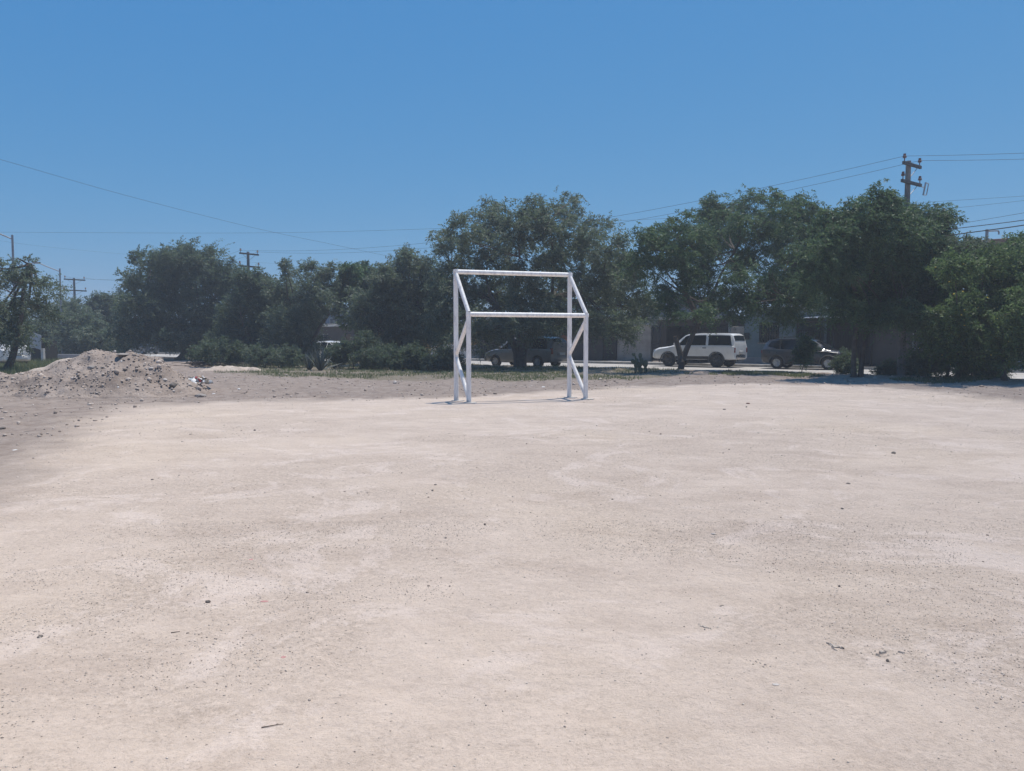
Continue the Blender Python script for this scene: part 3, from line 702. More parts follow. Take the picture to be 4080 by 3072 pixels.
# --- rightmost flowering shrub-tree
Y = 27.6
yb = build_tree('flowering_tree', 'broad bright green shrub tree dotted with yellow flowers at the right edge', gnd(4010, Y),
           lobes_px([(3830, 1070, 80, 50), (3950, 1040, 100, 55), (4070, 1010, 100, 70), (3790, 1150, 90, 80), (3920, 1140, 120, 100), (4060, 1130, 120, 110), (3820, 1260, 110, 100), (3970, 1270, 140, 110), (4110, 1260, 130, 120), (3880, 1380, 110, 70), (4030, 1390, 130, 70), (3760, 1360, 90, 80), (4200, 1150, 130, 140), (4180, 1380, 120, 80), (4180, 1000, 90, 70)], Y, seed=10),
           'bright', 3600, 14, 0.46, 0.13, 0.05, 0.3, 10, gap=0.28, r0=0.12, twigs=20)
Y = 29.6
build_tree('thorny_shrub', 'thin twiggy shrub between the twin trunk tree and the flowering shrub', gnd(3770, Y),
           lobes_px([(3800, 1000, 35, 30), (3850, 985, 40, 25), (3890, 1000, 40, 35), (3760, 1060, 60, 50), (3840, 1040, 50, 30), (3740, 1330, 60, 60), (3740, 1230, 70, 70), (3700, 1430, 60, 35)], Y, seed=12),
           'dark', 1300, 13, 0.46, 0.13, 0.045, 0.45, 12, gap=0.38, r0=0.07, twigs=60)
# yellow flowers on it
rngy = np.random.default_rng(77)
me_c = [o for o in yb.children if o.name.startswith('crown')][0].data
co = np.zeros(len(me_c.vertices) * 3, np.float32); me_c.vertices.foreach_get('co', co); co = co.reshape(-1, 3)
pick = co[rngy.choice(len(co), 260, replace=False)] + rngy.normal(size=(260, 3)) * 0.05 + (0, -0.05, 0.03)
V, F, t = scatter_rocks(pick, rngy.uniform(0.045, 0.085, 260), rngy, OCT)
obj('blossom', mesh_np('blossom', V, F, False, dict(tint=t)), attrmat('yellow_petal', (0.62, 0.44, 0.03), (0.72, 0.60, 0.16), 0.6), yb, kind='stuff')
# --- shrubs and saplings along the verge
for i, (nm, lab, u, v, lb, lf, n, rr) in enumerate([
    ('verge_shrub', 'low grey leafed shrub in shade just left of the goal', 1770, 1480, [(1760, 1430, 50, 40), (1800, 1445, 40, 35), (1720, 1450, 40, 30)], 'grey', 420, 0.03),
    ('shade_shrub', 'dark low bush in the shade under the dense tree', 1640, 1478, [(1640, 1420, 70, 45), (1570, 1430, 50, 40), (1690, 1440, 50, 35)], 'dark', 480, 0.03),
    ('sapling', 'spindly sapling in front of the dark grey crossover', 3200, 1487, [(3205, 1395, 30, 40), (3215, 1350, 22, 25), (3195, 1430, 25, 20)], 'green', 170, 0.025),
    ('weedy_bush', 'loose weedy bush hiding the front of the dark grey crossover', 3340, 1492, [(3350, 1455, 30, 26), (3372, 1430, 22, 26), (3390, 1470, 30, 18)], 'dark', 200, 0.03),
    ('thicket_bush', 'dark thicket bush left of the dense tree behind the spiky agave', 1400, 1470, [(1380, 1400, 60, 50), (1450, 1380, 60, 60), (1330, 1420, 50, 40), (1490, 1420, 50, 40)], 'dark', 600, 0.04),
    ('under_bush', 'shaded bush at the foot of the twin trunk tree', 3560, 1505, [(3540, 1470, 50, 22), (3610, 1475, 60, 22), (3690, 1470, 60, 26)], 'dark', 420, 0.03),
    ('hedge_shrub', 'low dark shrub at the foot of the big dark tree', 880, 1462, [(860, 1400, 70, 45), (930, 1405, 70, 40), (800, 1410, 60, 35)], 'dark', 420, 0.04),
    ('fringe_shrub', 'low grey shrub under the bushy tree by the middle pole', 1060, 1466, [(1030, 1420, 70, 35), (1110, 1415, 70, 40), (1170, 1425, 50, 35)], 'grey', 420, 0.04),
    ('skirt_shrub', 'leafy skirt of growth under the dense tree beside the shade bush', 1520, 1474, [(1510, 1415, 60, 40), (1570, 1420, 60, 40), (1450, 1430, 50, 30)], 'dark', 420, 0.04),
    ('edge_bush', 'shaded undergrowth bush below the yellow flowered shrub', 3860, 1515, [(3820, 1460, 70, 40), (3900, 1465, 60, 35), (3960, 1450, 60, 40)], 'dark', 500, 0.03)]):
    g = ground(u, v); D = g[1]
    build_tree(nm, lab, g, lobes_px(lb, D, seed=40 + i, spread=0.4), lf, n, 12, 0.34, 0.13, 0.04, 0.4, 60 + i, gap=0.30, r0=rr, twigs=8, cat='bush', tintb=-0.18)  # leaf tint lowered: canopy shade is put into the bushes' colour

# =================================================================== GRASS
M_grass = leafmat('verge_grass', (0.155, 0.175, 0.085), (0.075, 0.092, 0.046), (0.30, 0.27, 0.16), 0.3)
def grass_patch(name, poly, n, seed, hmin, hmax, thr, label, bias=0.0):
    rng = np.random.default_rng(seed); lo, hi = poly.min(0), poly.max(0)
    xy = rng.uniform(lo, hi, (n * 6, 2)); d = poly_sd(poly, xy[:, 0], xy[:, 1])
    m = fbm(xy[:, 0] * 0.5, xy[:, 1] * 0.5, 4, 41) + 0.25 * np.clip(d, -1, 0.6) + bias
    s, nn = toSN(xy[:, 0], xy[:, 1])
    xy = xy[(d > -0.5) & (m > thr) & (nn < KERB_N - 0.05)][:n]; n = len(xy)
    z = gz(xy[:, 0], xy[:, 1])
    B = np.stack([xy[:, 0], xy[:, 1], z - 0.01], 1)
    h = rng.uniform(hmin, hmax, n) * (0.5 + fbm(xy[:, 0] * 1.3, xy[:, 1] * 1.3, 3, 88))
    a = rng.uniform(0, 2 * np.pi, n); lean = rng.uniform(0.1, 0.7, n)
    dv = np.stack([np.cos(a), np.sin(a), np.zeros(n)], 1); wv = np.stack([-np.sin(a), np.cos(a), np.zeros(n)], 1)
    w = rng.uniform(0.010, 0.022, n)[:, None]
    V = np.stack([B - wv * w, B + wv * w, B + dv * (h * lean)[:, None] + np.array([0, 0, 1.0]) * (h * np.sqrt(1 - lean ** 2 * .8))[:, None]], 1).reshape(-1, 3)
    obj(name, mesh_np(name, V, np.arange(n * 3).reshape(-1, 3), False, dict(tint=np.repeat(np.clip(rng.beta(2, 2, n), 0, 1), 3))), M_grass, kind='stuff', label=label, category='grass')
grass_patch('verge_grass', GRASS_A, 26000, 3, 0.03, 0.17, 0.575, 'green grass and weeds along the verge under the trees', 0.03)
grass_patch('tall_grass', GRASS_B, 22000, 4, 0.10, 0.45, 0.42, 'lush green grass behind the big heap of earth at left', 0.1)
grass_patch('sparse_weeds', GRASS_C, 9000, 6, 0.04, 0.14, 0.60, 'sparse dry weeds in the shade under the right trees')

# =================================================================== VEHICLES
def paint(name, col, rough=0.28, metal=0.0, col2=None):
    return std(name, col, col2 or tuple(c * 0.88 for c in col), rough, 2.0, metal, coat=0.6, spec=0.5)
M_white = paint('white_car_paint', (0.72, 0.72, 0.71), 0.35, 0.0, (0.62, 0.61, 0.59))
M_silver_shade = paint('dusty_silver_shade_paint', (0.20, 0.19, 0.185), 0.4, 0.25, (0.16, 0.152, 0.145))  # silver dimmed: the tree's shade is put into the paint colour
M_dark = paint('dark_grey_paint', (0.036, 0.035, 0.038), 0.3, 0.3, (0.030, 0.029, 0.030))
M_blue = paint('navy_car_paint', (0.06, 0.07, 0.09), 0.35)
M_glass = std('tinted_glass', (0.012, 0.014, 0.016), (0.009, 0.010, 0.012), 0.08, 2.0, spec=0.5)
M_tyre = std('tyre_rubber', (0.030, 0.029, 0.028), (0.045, 0.042, 0.040), 0.85, 8)
M_rim = std('alloy_rim', (0.50, 0.50, 0.51), (0.40, 0.40, 0.41), 0.35, 6, 0.6)
M_steel = std('dull_steel_rim', (0.12, 0.12, 0.125), (0.07, 0.07, 0.07), 0.5, 6, 0.5)
M_trim = std('black_plastic_trim', (0.030, 0.030, 0.032), (0.045, 0.043, 0.041), 0.7, 5)
M_arch = std('grey_arch_plastic', (0.10, 0.10, 0.10), (0.07, 0.07, 0.07), 0.7, 5)
M_red = std('red_lamp_lens', (0.22, 0.018, 0.015), (0.16, 0.012, 0.012), 0.2, 9)
M_lens = std('clear_lamp_lens', (0.55, 0.56, 0.58), (0.42, 0.43, 0.45), 0.12, 9)
M_chrome = std('worn_chrome', (0.55, 0.55, 0.56), (0.40, 0.40, 0.41), 0.25, 6, 0.9)
M_plate = std('plate_enamel', (0.6, 0.6, 0.58), (0.5, 0.5, 0.48), 0.5, 20)
def car(name, label, loc, heading, st, wheels, wr, paintm, side_win, windscreen, backlight, doors, rimm=None, rails=False, lower_trim=False,
        front_l=None, rear_l=None, bump_mat=None, mirror_x=None, rear_w=0.5):
    """st rows: x, z_bottom, z_belt, z_top, half width low, half width belt, half width top ; x forward"""
    root = thing(name, label, 'car', tuple(loc), heading)
    S = np.array(st, float); S = S[np.argsort(S[:, 0])]
    xs_ = np.unique(np.concatenate([np.linspace(S[0, 0], S[-1, 0], 64), S[:, 0]]))
    def prm(x): return [np.interp(x, S[:, 0], S[:, k]) for k in range(1, 7)]
    def half(x):
        zb, zl, zt, wl, wb, wt = prm(x); h = max(zt - zl, 0.015)
        f = 0.88 if h > 0.3 else 0.5
        H = zl - zb
        return [(0, zb), (wl * .86, zb), (wl * .965, zb + .05), (wl, zb + .22 * H), (wl * 1.0, zb + .55 * H), ((wl + wb) / 2 + .012, zb + .82 * H), (wb, zl - .01), (wb - .022, zl + .006),
                (wt, zl + f * h), (wt - .045, zl + h * .965), (wt * .6, zt + .008), (0, zt + .016)]
    V = []; k = None
    for x in xs_:
        h = half(x); ring = [(x, y, z) for y, z in h] + [(x, -y, z) for y, z in h[-2:0:-1]]
        k = len(ring); V += ring
    F = []
    for i in range(len(xs_) - 1):
        for j in range(k): F.append((i * k + j, (i + 1) * k + j, (i + 1) * k + (j + 1) % k, i * k + (j + 1) % k)[::-1])
    F.append(tuple(range(k))[::-1]); F.append(tuple((len(xs_) - 1) * k + j for j in range(k)))
    me = bpy.data.meshes.new('body'); me.from_pydata(V, [], F); me.update()
    bm = bmesh.new(); bm.from_mesh(me); bmesh.ops.recalc_face_normals(bm, faces=bm.faces); bm.to_mesh(me); bm.free()
    wmax = S[:, 4].max()
    tmp = bpy.data.objects.new('tmp', me); COL.objects.link(tmp)
    cb = MB()
    for wx in wheels:
        for s in (-1, 1):
            cb.tube([(wx, s * (wmax + .2), wr), (wx, s * (wmax - .30), wr)], wr + .055, 28)
    cme = bpy.data.meshes.new('cut'); cme.from_pydata(cb.V, [], cb.F); cme.update()
    bm = bmesh.new(); bm.from_mesh(cme); bmesh.ops.recalc_face_normals(bm, faces=bm.faces); bm.to_mesh(cme); bm.free()
    cut = bpy.data.objects.new('cut', cme); COL.objects.link(cut)
    md = tmp.modifiers.new('b', 'BOOLEAN'); md.operation = 'DIFFERENCE'; md.object = cut; md.solver = 'EXACT'
    bpy.context.view_layer.update()
    body_me = bpy.data.meshes.new_from_object(tmp.evaluated_get(bpy.context.evaluated_depsgraph_get()))
    bpy.data.objects.remove(tmp); bpy.data.objects.remove(cut); body_me.name = 'body'
    body_me.materials.clear()
    body_me.polygons.foreach_set('use_smooth', np.ones(len(body_me.polygons), bool)); body_me.set_sharp_from_angle(angle=R(32))
    obj('body', body_me, paintm, root)
    def sidept(x, t, off):     # t 0..1 on the greenhouse side
        h = half(x); a, b = np.array(h[7]), np.array(h[8]); p = a + (b - a) * t
        nrm = np.array([b[1] - a[1], -(b[0] - a[0])]); nrm /= np.linalg.norm(nrm)
        return p + nrm * off
    def lowpt(x, t, off):      # t 0..1 on the flank
        h = half(x); q = np.array(h[2:7]); zz = q[0, 1] + (q[-1, 1] - q[0, 1]) * t
        return np.array([np.interp(zz, q[:, 1], q[:, 0]) + off, zz])
    def patch(fn, quad, nm, mat, off, sgn, par, nu=10, nv=4, thick=0.012):
        (x0, t0), (x1, t1), (x2, t2), (x3, t3) = quad; P = []
        for lay in (off, off - thick):
            for j in range(nv + 1):
                for i in range(nu + 1):
                    a, b = i / nu, j / nv
                    x = (x0 * (1 - a) + x1 * a) * (1 - b) + (x3 * (1 - a) + x2 * a) * b
                    t = (t0 * (1 - a) + t1 * a) * (1 - b) + (t3 * (1 - a) + t2 * a) * b
                    y, z = fn(x, t, lay); P.append((x, sgn * y, z))
        n = nu + 1; m = n * (nv + 1); F = []
        for j in range(nv):
            for i in range(nu):
                f = (j * n + i, j * n + i + 1, (j + 1) * n + i + 1, (j + 1) * n + i); F.append(f if sgn < 0 else f[::-1])
        edge = [i for i in range(nu)] + [j * n + nu for j in range(nv)] + [nv * n + i for i in range(nu, 0, -1)] + [j * n for j in range(nv, 0, -1)]
        for a, b in zip(edge, edge[1:] + edge[:1]): F.append((a, b, b + m, a + m))
        return MB().add(P, F).build(nm, mat, par, smooth=True)
    for s in (-1, 1):
        for q in side_win: patch(sidept, q, 'window', M_glass, 0.008, s, root)
        for q, hx in doors:
            d = patch(lowpt, q, 'door', paintm, 0.010, s, root, 8, 6)
            zb, zl, zt, wl, wb, wt = prm(hx); y, z = lowpt(hx, 0.86, 0.02)
            MB().box(hx - .11, hx + .11, s * y - .018, s * y + .018, z - .022, z + .022).build('handle', paintm if not lower_trim else M_trim, d, bevel=.008, seg=1)
        if lower_trim:
            for wx in wheels:
                MB().tube([(wx + (wr + .085) * math.cos(a), s * (wmax + .004), wr + (wr + .085) * math.sin(a)) for a in np.linspace(-.15, math.pi + .15, 20)], .034, 6).build('wheel_arch', M_arch, root, smooth=True)
        if lower_trim: patch(lowpt, ((wheels[0] + wr + .08, .0), (wheels[1] - wr - .08, .0), (wheels[1] - wr - .08, .22), (wheels[0] + wr + .08, .22)), 'sill_trim', M_trim, 0.014, s, root, 8, 2)
    def cross(x0, x1, nm, mat, inset):
        P = []; n = 9; L = 6
        nx_ = np.array([-(prm(x1)[2] - prm(x0)[2]), x1 - x0]); nx_ /= np.linalg.norm(nx_); nx_ *= np.sign(nx_[1])
        for lay in (0.016, 0.002):
            for j in range(L + 1):
                x = x0 + (x1 - x0) * j / L; zb, zl, zt, wl, wb, wt = prm(x)
                for i in range(n + 1):
                    s = -1 + 2 * i / n; P.append((x + nx_[0] * lay, s * (wt - inset), zt + 0.014 * (1 - abs(s) ** 1.5) + nx_[1] * lay))
        F = [(j * (n + 1) + i, j * (n + 1) + i + 1, (j + 1) * (n + 1) + i + 1, (j + 1) * (n + 1) + i) for j in range(L) for i in range(n)]
        m = (n + 1) * (L + 1); e = [i for i in range(n)] + [j * (n + 1) + n for j in range(L)] + [L * (n + 1) + i for i in range(n, 0, -1)] + [j * (n + 1) for j in range(L, 0, -1)]
        F += [(a, b, b + m, a + m) for a, b in zip(e, e[1:] + e[:1])]
        MB().add(P, F).build(nm, mat, root, smooth=True)
    cross(*windscreen, 'windscreen', M_glass, 0.10); cross(*backlight, 'rear_window', M_glass, 0.12)
    # wheels
    for wx in wheels:
        for s in (-1, 1):
            w = MB(); prof = [(.62, -.115), (.92, -.118), (1, -.085), (1.0, .085), (.92, .118), (.62, .115)]; n = 30
            Vv = [(wx + wr * r * math.cos(a), s * (wmax - .125) + o * s, wr + wr * r * math.sin(a)) for a in np.arange(n) / n * 2 * math.pi for r, o in prof]
            Ff = [(i * 6 + j, ((i + 1) % n) * 6 + j, ((i + 1) % n) * 6 + (j + 1) % 6, i * 6 + (j + 1) % 6) for i in range(n) for j in range(6)]
            wh = w.add(Vv, Ff).build('wheel', M_tyre, root, smooth=True)
            rb = MB(); yo = s * (wmax - .125 + .085)
            rb.tube([(wx, yo - s * .09, wr), (wx, yo - s * .03, wr)], wr * .60, 26)
            for a in np.arange(6) / 6 * 2 * math.pi:
                c, sn = math.cos(a), math.sin(a)
                rb.tube([(wx + wr * .08 * c, yo + s * .012, wr + wr * .08 * sn), (wx + wr * .62 * c, yo - s * .004, wr + wr * .62 * sn)], [wr * .085, wr * .11], 5)
            rb.tube([(wx + wr * .62 * math.cos(a), yo, wr + wr * .62 * math.sin(a)) for a in np.linspace(0, 2 * math.pi, 27)], wr * .045, 6, False)
            rb.tube([(wx, yo - s * .02, wr), (wx, yo + s * .03, wr)], wr * .13, 12)
            rb.build('rim', rimm or M_rim, wh, smooth=True)
    # bumpers, lamps, grille, plate
    xf, xr = S[-1, 0], S[0, 0]
    bmx = bump_mat or paintm
    def bumper(x, sg, z0, z1):
        w = wmax * 0.96; n = 12; V = []
        for z, o in ((z0, .0), (z0 + .03, .05), ((z0 + z1) / 2, .075), (z1 - .03, .05), (z1, 0.0)):
            for i in range(n + 1):
                y = -w + 2 * w * i / n; V.append((x + sg * (o - 0.20 * abs(y / w) ** 4), y, z))
        F = [(j * (n + 1) + i, j * (n + 1) + i + 1, (j + 1) * (n + 1) + i + 1, (j + 1) * (n + 1) + i) for j in range(4) for i in range(n)]
        if sg > 0: F = [f[::-1] for f in F]
        F.append(tuple(4 * (n + 1) + i for i in range(n + 1))); F.append(tuple(range(n + 1)))
        return MB().add(V, F).build('bumper', bmx, root, smooth=True)
    zb = prm(xf)[0]; bumper(xf, 1, zb, zb + .26); zb2 = prm(xr)[0]; bumper(xr, -1, zb2, zb2 + .27)
    for s in (-1, 1):
        if rear_l:
            x, y, z0, z1, dx, dy = rear_l
            MB().box(x - .02, x + dx, min(s * (y - dy), s * y), max(s * (y - dy), s * y), z0, z1).build('tail_lamp', M_red, root, smooth=False, bevel=.025)
        if front_l:
            x, y, z0, z1, dx, dy = front_l
            MB().box(x - dx, x + .015, min(s * (y - dy), s * y), max(s * (y - dy), s * y), z0, z1).build('headlight', M_lens, root, bevel=.03)
        if mirror_x:
            zz = prm(mirror_x)[1] + .10; yy = prm(mirror_x)[4]
            MB().box(mirror_x - .06, mirror_x + .06, min(s * yy, s * (yy + .22)), max(s * yy, s * (yy + .22)), zz - .07, zz + .09).build('wing_mirror', paintm, root, bevel=.03)
        if rails:
            y = S[:, 6].max() - .10; xa, xb = rails; za = prm((xa + xb) / 2)[2] + .055
            MB().tube([(xa, s * y, za - .05), (xa + .12, s * y, za), ((xa + xb) / 2, s * y, za + .012), (xb - .12, s * y, za), (xb, s * y, za - .05)], .018, 6).build('roof_rail', M_trim, root)
    MB().box(xr - .10, xr + .02, -.26, .26, zb2 + .30, zb2 + .44).build('number_plate', M_plate, root, bevel=.006, seg=1)
    MB().box(xf - .1, xf + .03, -rear_w, rear_w, zb + .30, zb + .46).build('grille', M_trim, root, bevel=.02)
    return root
def car_at(u, v, off_n=0.0): 
    g = ground(u, v, -0.02); return g
HEAD_L = math.pi - ANG          # heading to the left, away  (direction -s)
HEAD_R = -ANG                   # heading to the right, nearer (direction +s)
def loc_s(s, n): p = W(s, n, -0.02); return p
# white full-size sport utility on the far side
sw = ((-2.42, .06), (-1.02, .06), (-1.02, .97), (-2.30, .97)), ((-.86, .06), (.04, .06), (.04, .97), (-.86, .97)), ((.06, .06), (1.14, .06), (.44, .97), (.06, .97))
suv_s = s_at(2783, 7.55)
car('sport_utility', 'white full size sport utility parked behind the forked tree', loc_s(suv_s, 7.55), HEAD_L,
    [(-2.58, .50, 1.14, 1.16, .95, .95, .86), (-2.53, .47, 1.20, 1.50, .985, .985, .84), (-2.42, .45, 1.22, 1.84, 1.0, .995, .84), (-2.28, .44, 1.23, 1.93, 1.0, .998, .85), (-1.6, .44, 1.23, 1.95, 1.0, 1.0, .86), (-.5, .42, 1.23, 1.955, 1.0, 1.0, .86), (.30, .42, 1.23, 1.92, 1.0, 1.0, .85), (.48, .42, 1.23, 1.85, 1.0, .99, .83), (1.24, .42, 1.21, 1.27, 1.0, .97, .80), (1.5, .43, 1.14, 1.20, .99, .95, .84), (2.2, .46, 1.04, 1.12, .97, .92, .82), (2.46, .48, .97, 1.02, .92, .86, .76), (2.56, .50, .86, .90, .86, .80, .70)],
    (-1.52, 1.48), .40, M_white, sw, (1.20, .50), (-2.52, -2.43), [(((-.92, .12), (.02, .12), (.02, 1), (-.92, 1)), -.80), (((.08, .12), (1.02, .12), (1.02, 1), (.08, 1)), .20)],
    rimm=M_steel, lower_trim=True, rails=(-2.1, .2), front_l=(2.5, .88, .84, 1.0, .16, .2), rear_l=(-2.57, .965, .86, 1.14, .10, .17), bump_mat=M_chrome, mirror_x=1.0)
# silver minivan in the shade
van_s = s_at(2098, 1.0)
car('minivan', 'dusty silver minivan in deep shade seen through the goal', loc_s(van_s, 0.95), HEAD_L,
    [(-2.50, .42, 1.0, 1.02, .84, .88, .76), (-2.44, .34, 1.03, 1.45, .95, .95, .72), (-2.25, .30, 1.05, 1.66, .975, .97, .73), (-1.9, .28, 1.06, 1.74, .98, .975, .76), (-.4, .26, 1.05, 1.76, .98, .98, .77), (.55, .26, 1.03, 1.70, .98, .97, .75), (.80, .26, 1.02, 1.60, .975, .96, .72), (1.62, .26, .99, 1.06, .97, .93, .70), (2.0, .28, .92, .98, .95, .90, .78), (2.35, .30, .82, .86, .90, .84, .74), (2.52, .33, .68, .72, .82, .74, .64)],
    (-1.52, 1.55), .335, M_silver_shade, (((-2.15, .05), (-1.08, .05), (-1.08, .95), (-2.0, .95)), ((-1.0, .05), (.02, .05), (.02, .95), (-1.0, .95)), ((.10, .05), (1.35, .05), (.62, .95), (.10, .95))), (1.58, .82), (-2.42, -2.27),
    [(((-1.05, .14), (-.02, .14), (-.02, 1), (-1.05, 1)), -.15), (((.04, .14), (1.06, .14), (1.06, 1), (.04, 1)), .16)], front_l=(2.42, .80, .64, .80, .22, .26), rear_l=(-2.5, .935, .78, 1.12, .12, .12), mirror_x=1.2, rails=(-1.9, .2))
# dark grey crossover
cs = s_at(3215, 7.55)
car('crossover', 'dark grey crossover parked in front of the teal house', loc_s(cs, 7.55), HEAD_R,
    [(-2.22, .44, .98, 1.0, .80, .84, .70), (-2.12, .34, 1.05, 1.32, .90, .90, .62), (-1.86, .30, 1.08, 1.58, .925, .915, .66), (-1.3, .28, 1.06, 1.66, .93, .92, .69), (-.3, .26, 1.02, 1.68, .93, .92, .70), (.35, .26, 1.00, 1.62, .93, .91, .68), (.62, .26, .99, 1.52, .925, .90, .66), (1.38, .26, .97, 1.04, .92, .88, .64), (1.8, .28, .90, .97, .90, .84, .72), (2.08, .30, .80, .85, .84, .76, .66), (2.24, .34, .66, .70, .76, .68, .58)],
    (-1.34, 1.35), .345, M_dark, (((-1.86, .32), (-1.22, .05), (-1.22, .93), (-1.72, .9)), ((-1.12, .05), (-.22, .05), (-.22, .95), (-1.12, .95)), ((-.14, .05), (1.08, .05), (.42, .95), (-.14, .95))), (1.34, .64), (-2.10, -1.88),
    [(((-.88, .14), (-.20, .14), (-.20, 1), (-.88, 1)), -.74), (((-.14, .14), (.88, .14), (.88, 1), (-.14, 1)), .02)], lower_trim=True, front_l=(2.1, .72, .66, .78, .22, .22), rear_l=(-2.19, .88, .86, 1.02, .30, .2), mirror_x=.95, rails=(-1.5, .2))
HATCH = dict(st=[(-1.90, .36, .92, .94, .76, .80, .66), (-1.80, .28, .96, 1.22, .84, .84, .60), (-1.5, .25, .97, 1.44, .85, .845, .62), (-.4, .23, .96, 1.50, .85, .85, .64), (.2, .23, .95, 1.44, .85, .84, .62), (.42, .23, .94, 1.36, .85, .83, .60), (1.12, .24, .91, .97, .84, .80, .58), (1.6, .26, .82, .87, .80, .74, .62), (1.9, .30, .64, .68, .70, .62, .54)],
    wheels=(-1.2, 1.22), wr=.29, side_win=(((-1.55, .1), (-.78, .05), (-.78, .93), (-1.38, .9)), ((-.70, .05), (-.02, .05), (-.02, .95), (-.70, .95)), ((.05, .05), (.92, .05), (.26, .95), (.05, .95))), windscreen=(1.08, .44), backlight=(-1.78, -1.52),
    doors=[(((-.78, .14), (-.05, .14), (-.05, 1), (-.78, 1)), -.62), (((.02, .14), (.86, .14), (.86, 1), (.02, 1)), .14)], front_l=(1.74, .68, .64, .78, .2, .2), rear_l=(-1.87, .80, .76, .94, .14, .14), mirror_x=.8)
car('hatchback', 'white hatchback glimpsed behind the spiky agave and left trees', loc_s(s_at(1335, 1.6), 1.6), HEAD_R, paintm=M_white, **HATCH)
car('parked_hatchback', 'dark blue hatchback peeking over the crest of the big heap', loc_s(s_at(575, 7.4), 7.4), HEAD_L, paintm=M_blue, **HATCH)
wc = at(55, 1450, 47.0)
car('white_hatchback', 'white car half hidden behind the leaning trunk at far left', (wc[0] - 0.8, 47.0, float(gz(wc[0], 47.0))), R(150), paintm=M_white, **HATCH)

# =================================================================== HOUSES ACROSS THE STREET
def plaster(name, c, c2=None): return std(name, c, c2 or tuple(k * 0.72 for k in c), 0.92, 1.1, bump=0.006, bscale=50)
M_teal = plaster('teal_plaster', (0.165, 0.225, 0.245)); M_tan = plaster('stained_plaster', (0.40, 0.36, 0.32), (0.24, 0.21, 0.185))
M_grey = plaster('grey_block', (0.30, 0.30, 0.30)); M_cream = plaster('cream_plaster', (0.42, 0.36, 0.28)); M_brown_shade = plaster('shaded_brown_plaster', (0.085, 0.07, 0.062))  # brown darkened: shade on the house fronts is put into its colour
M_orange = plaster('ochre_plaster', (0.44, 0.25, 0.07)); M_whitew = plaster('white_plaster', (0.62, 0.61, 0.59)); M_bluegrey = plaster('blue_grey_plaster', (0.20, 0.23, 0.28))
M_iron = std('black_iron', (0.020, 0.020, 0.022), (0.035, 0.028, 0.024), 0.6, 8); M_slabc = std('roof_slab', (0.36, 0.34, 0.32), (0.20, 0.19, 0.18), 0.9, 1.4)
M_sheet = std('galvanised_sheet', (0.42, 0.43, 0.45), (0.28, 0.28, 0.29), 0.45, 2, 0.5); M_door_g = std('green_door_paint', (0.03, 0.26, 0.20), (0.025, 0.20, 0.15), 0.5, 4)
M_door_r = std('rust_red_paint', (0.30, 0.075, 0.035), (0.20, 0.05, 0.03), 0.6, 4); M_wood = std('brown_wood', (0.14, 0.085, 0.05), (0.08, 0.05, 0.03), 0.7, 4)
M_block = std('brick_red_roof', (0.27, 0.15, 0.11), (0.18, 0.10, 0.08), 0.9, 3)
def house(name, label, u0, u1, n0, depth, h, wall, opens=(), slab=0.16, over=0.25, roof_mat=None, cat='house', extra=None):
    """opens: (kind, x0, x1, z0, z1, mat) along the facade, x from the left corner in metres"""
    s0, s1 = s_at(u0, n0), s_at(u1, n0); L = s1 - s0
    p = W(s0, n0, 0.05); root = thing(name, label, cat, tuple(p), -ANG)
    # facade wall with real openings: piers and bands around them
    mb = MB(); t = 0.18; xs_ = sorted({0, L} | {a for o in opens for a in o[1:3]})
    for a, b in zip(xs_[:-1], xs_[1:]):
        o = [o for o in opens if o[1] <= a + 1e-6 and o[2] >= b - 1e-6]
        if not o: mb.box(a, b, 0, t, -.2, h)
        else:
            z0, z1 = o[0][3:5]
            if z0 > 0.05: mb.box(a, b, 0, t, -.2, z0)
            if z1 < h - .05: mb.box(a, b, 0, t, z1, h)
    mb.box(0, t, t + .001, depth, -.2, h); mb.box(L - t, L, t + .001, depth, -.2, h); mb.box(t + .001, L - t - .001, depth - t, depth, -.2, h)
    mb.build('wall', wall, root)
    MB().box(-over, L + over, -over, depth + over, h + .002, h + slab).build('roof', roof_mat or M_slabc, root, bevel=.02, seg=1)
    for kind, a, b, z0, z1, m in opens:
        if kind == 'void':
            MB().box(a, b, 2.2, 2.3, 0, z1).build('back_wall', m, root); continue
        if kind == 'door':
            d = MB().box(a + .04, b - .04, .07, .12, z0, z1 - .03).build('door', m, root, bevel=.008, seg=1)
            MB().box(b - .16, b - .11, .03, .07, z0 + 1.0, z0 + 1.12).build('handle', M_chrome, d); continue
        w = MB(); w.box(a, b, .05, .10, z0, z0 + .06); w.box(a, b, .05, .10, z1 - .06, z1); w.box(a, a + .06, .05, .10, z0 + .061, z1 - .061); w.box(b - .06, b, .05, .10, z0 + .061, z1 - .061); w.box((a + b) / 2 - .025, (a + b) / 2 + .025, .055, .10, z0 + .061, z1 - .061)
        wo = w.build('window', M_whitew if m is None else m, root)
        for q in (0, 1):
            x0 = a + .06 if q == 0 else (a + b) / 2 + .025; x1 = (a + b) / 2 - .025 if q == 0 else b - .06
            MB().box(x0, x1, .075, .085, z0 + .06, z1 - .06).build('pane', M_glass, wo)
        if kind == 'barred':
            k = 8
            for i in range(k):
                x = a + (b - a) * (i + .5) / k; MB().box(x - .012, x + .012, -.06, -.036, z0 - .05, z1 + .05).build('bar', M_iron, wo)
            for z in (z0, (z0 + z1) / 2, z1): MB().box(a - .04, b + .04, -.034, -.018, z - .012, z + .012).build('bar', M_iron, wo)
        MB().box(a - .06, b + .06, -.05, .04, z0 - .09, z0 - .003).build('sill', M_slabc, wo)
    if extra: extra(root, L)
    return root
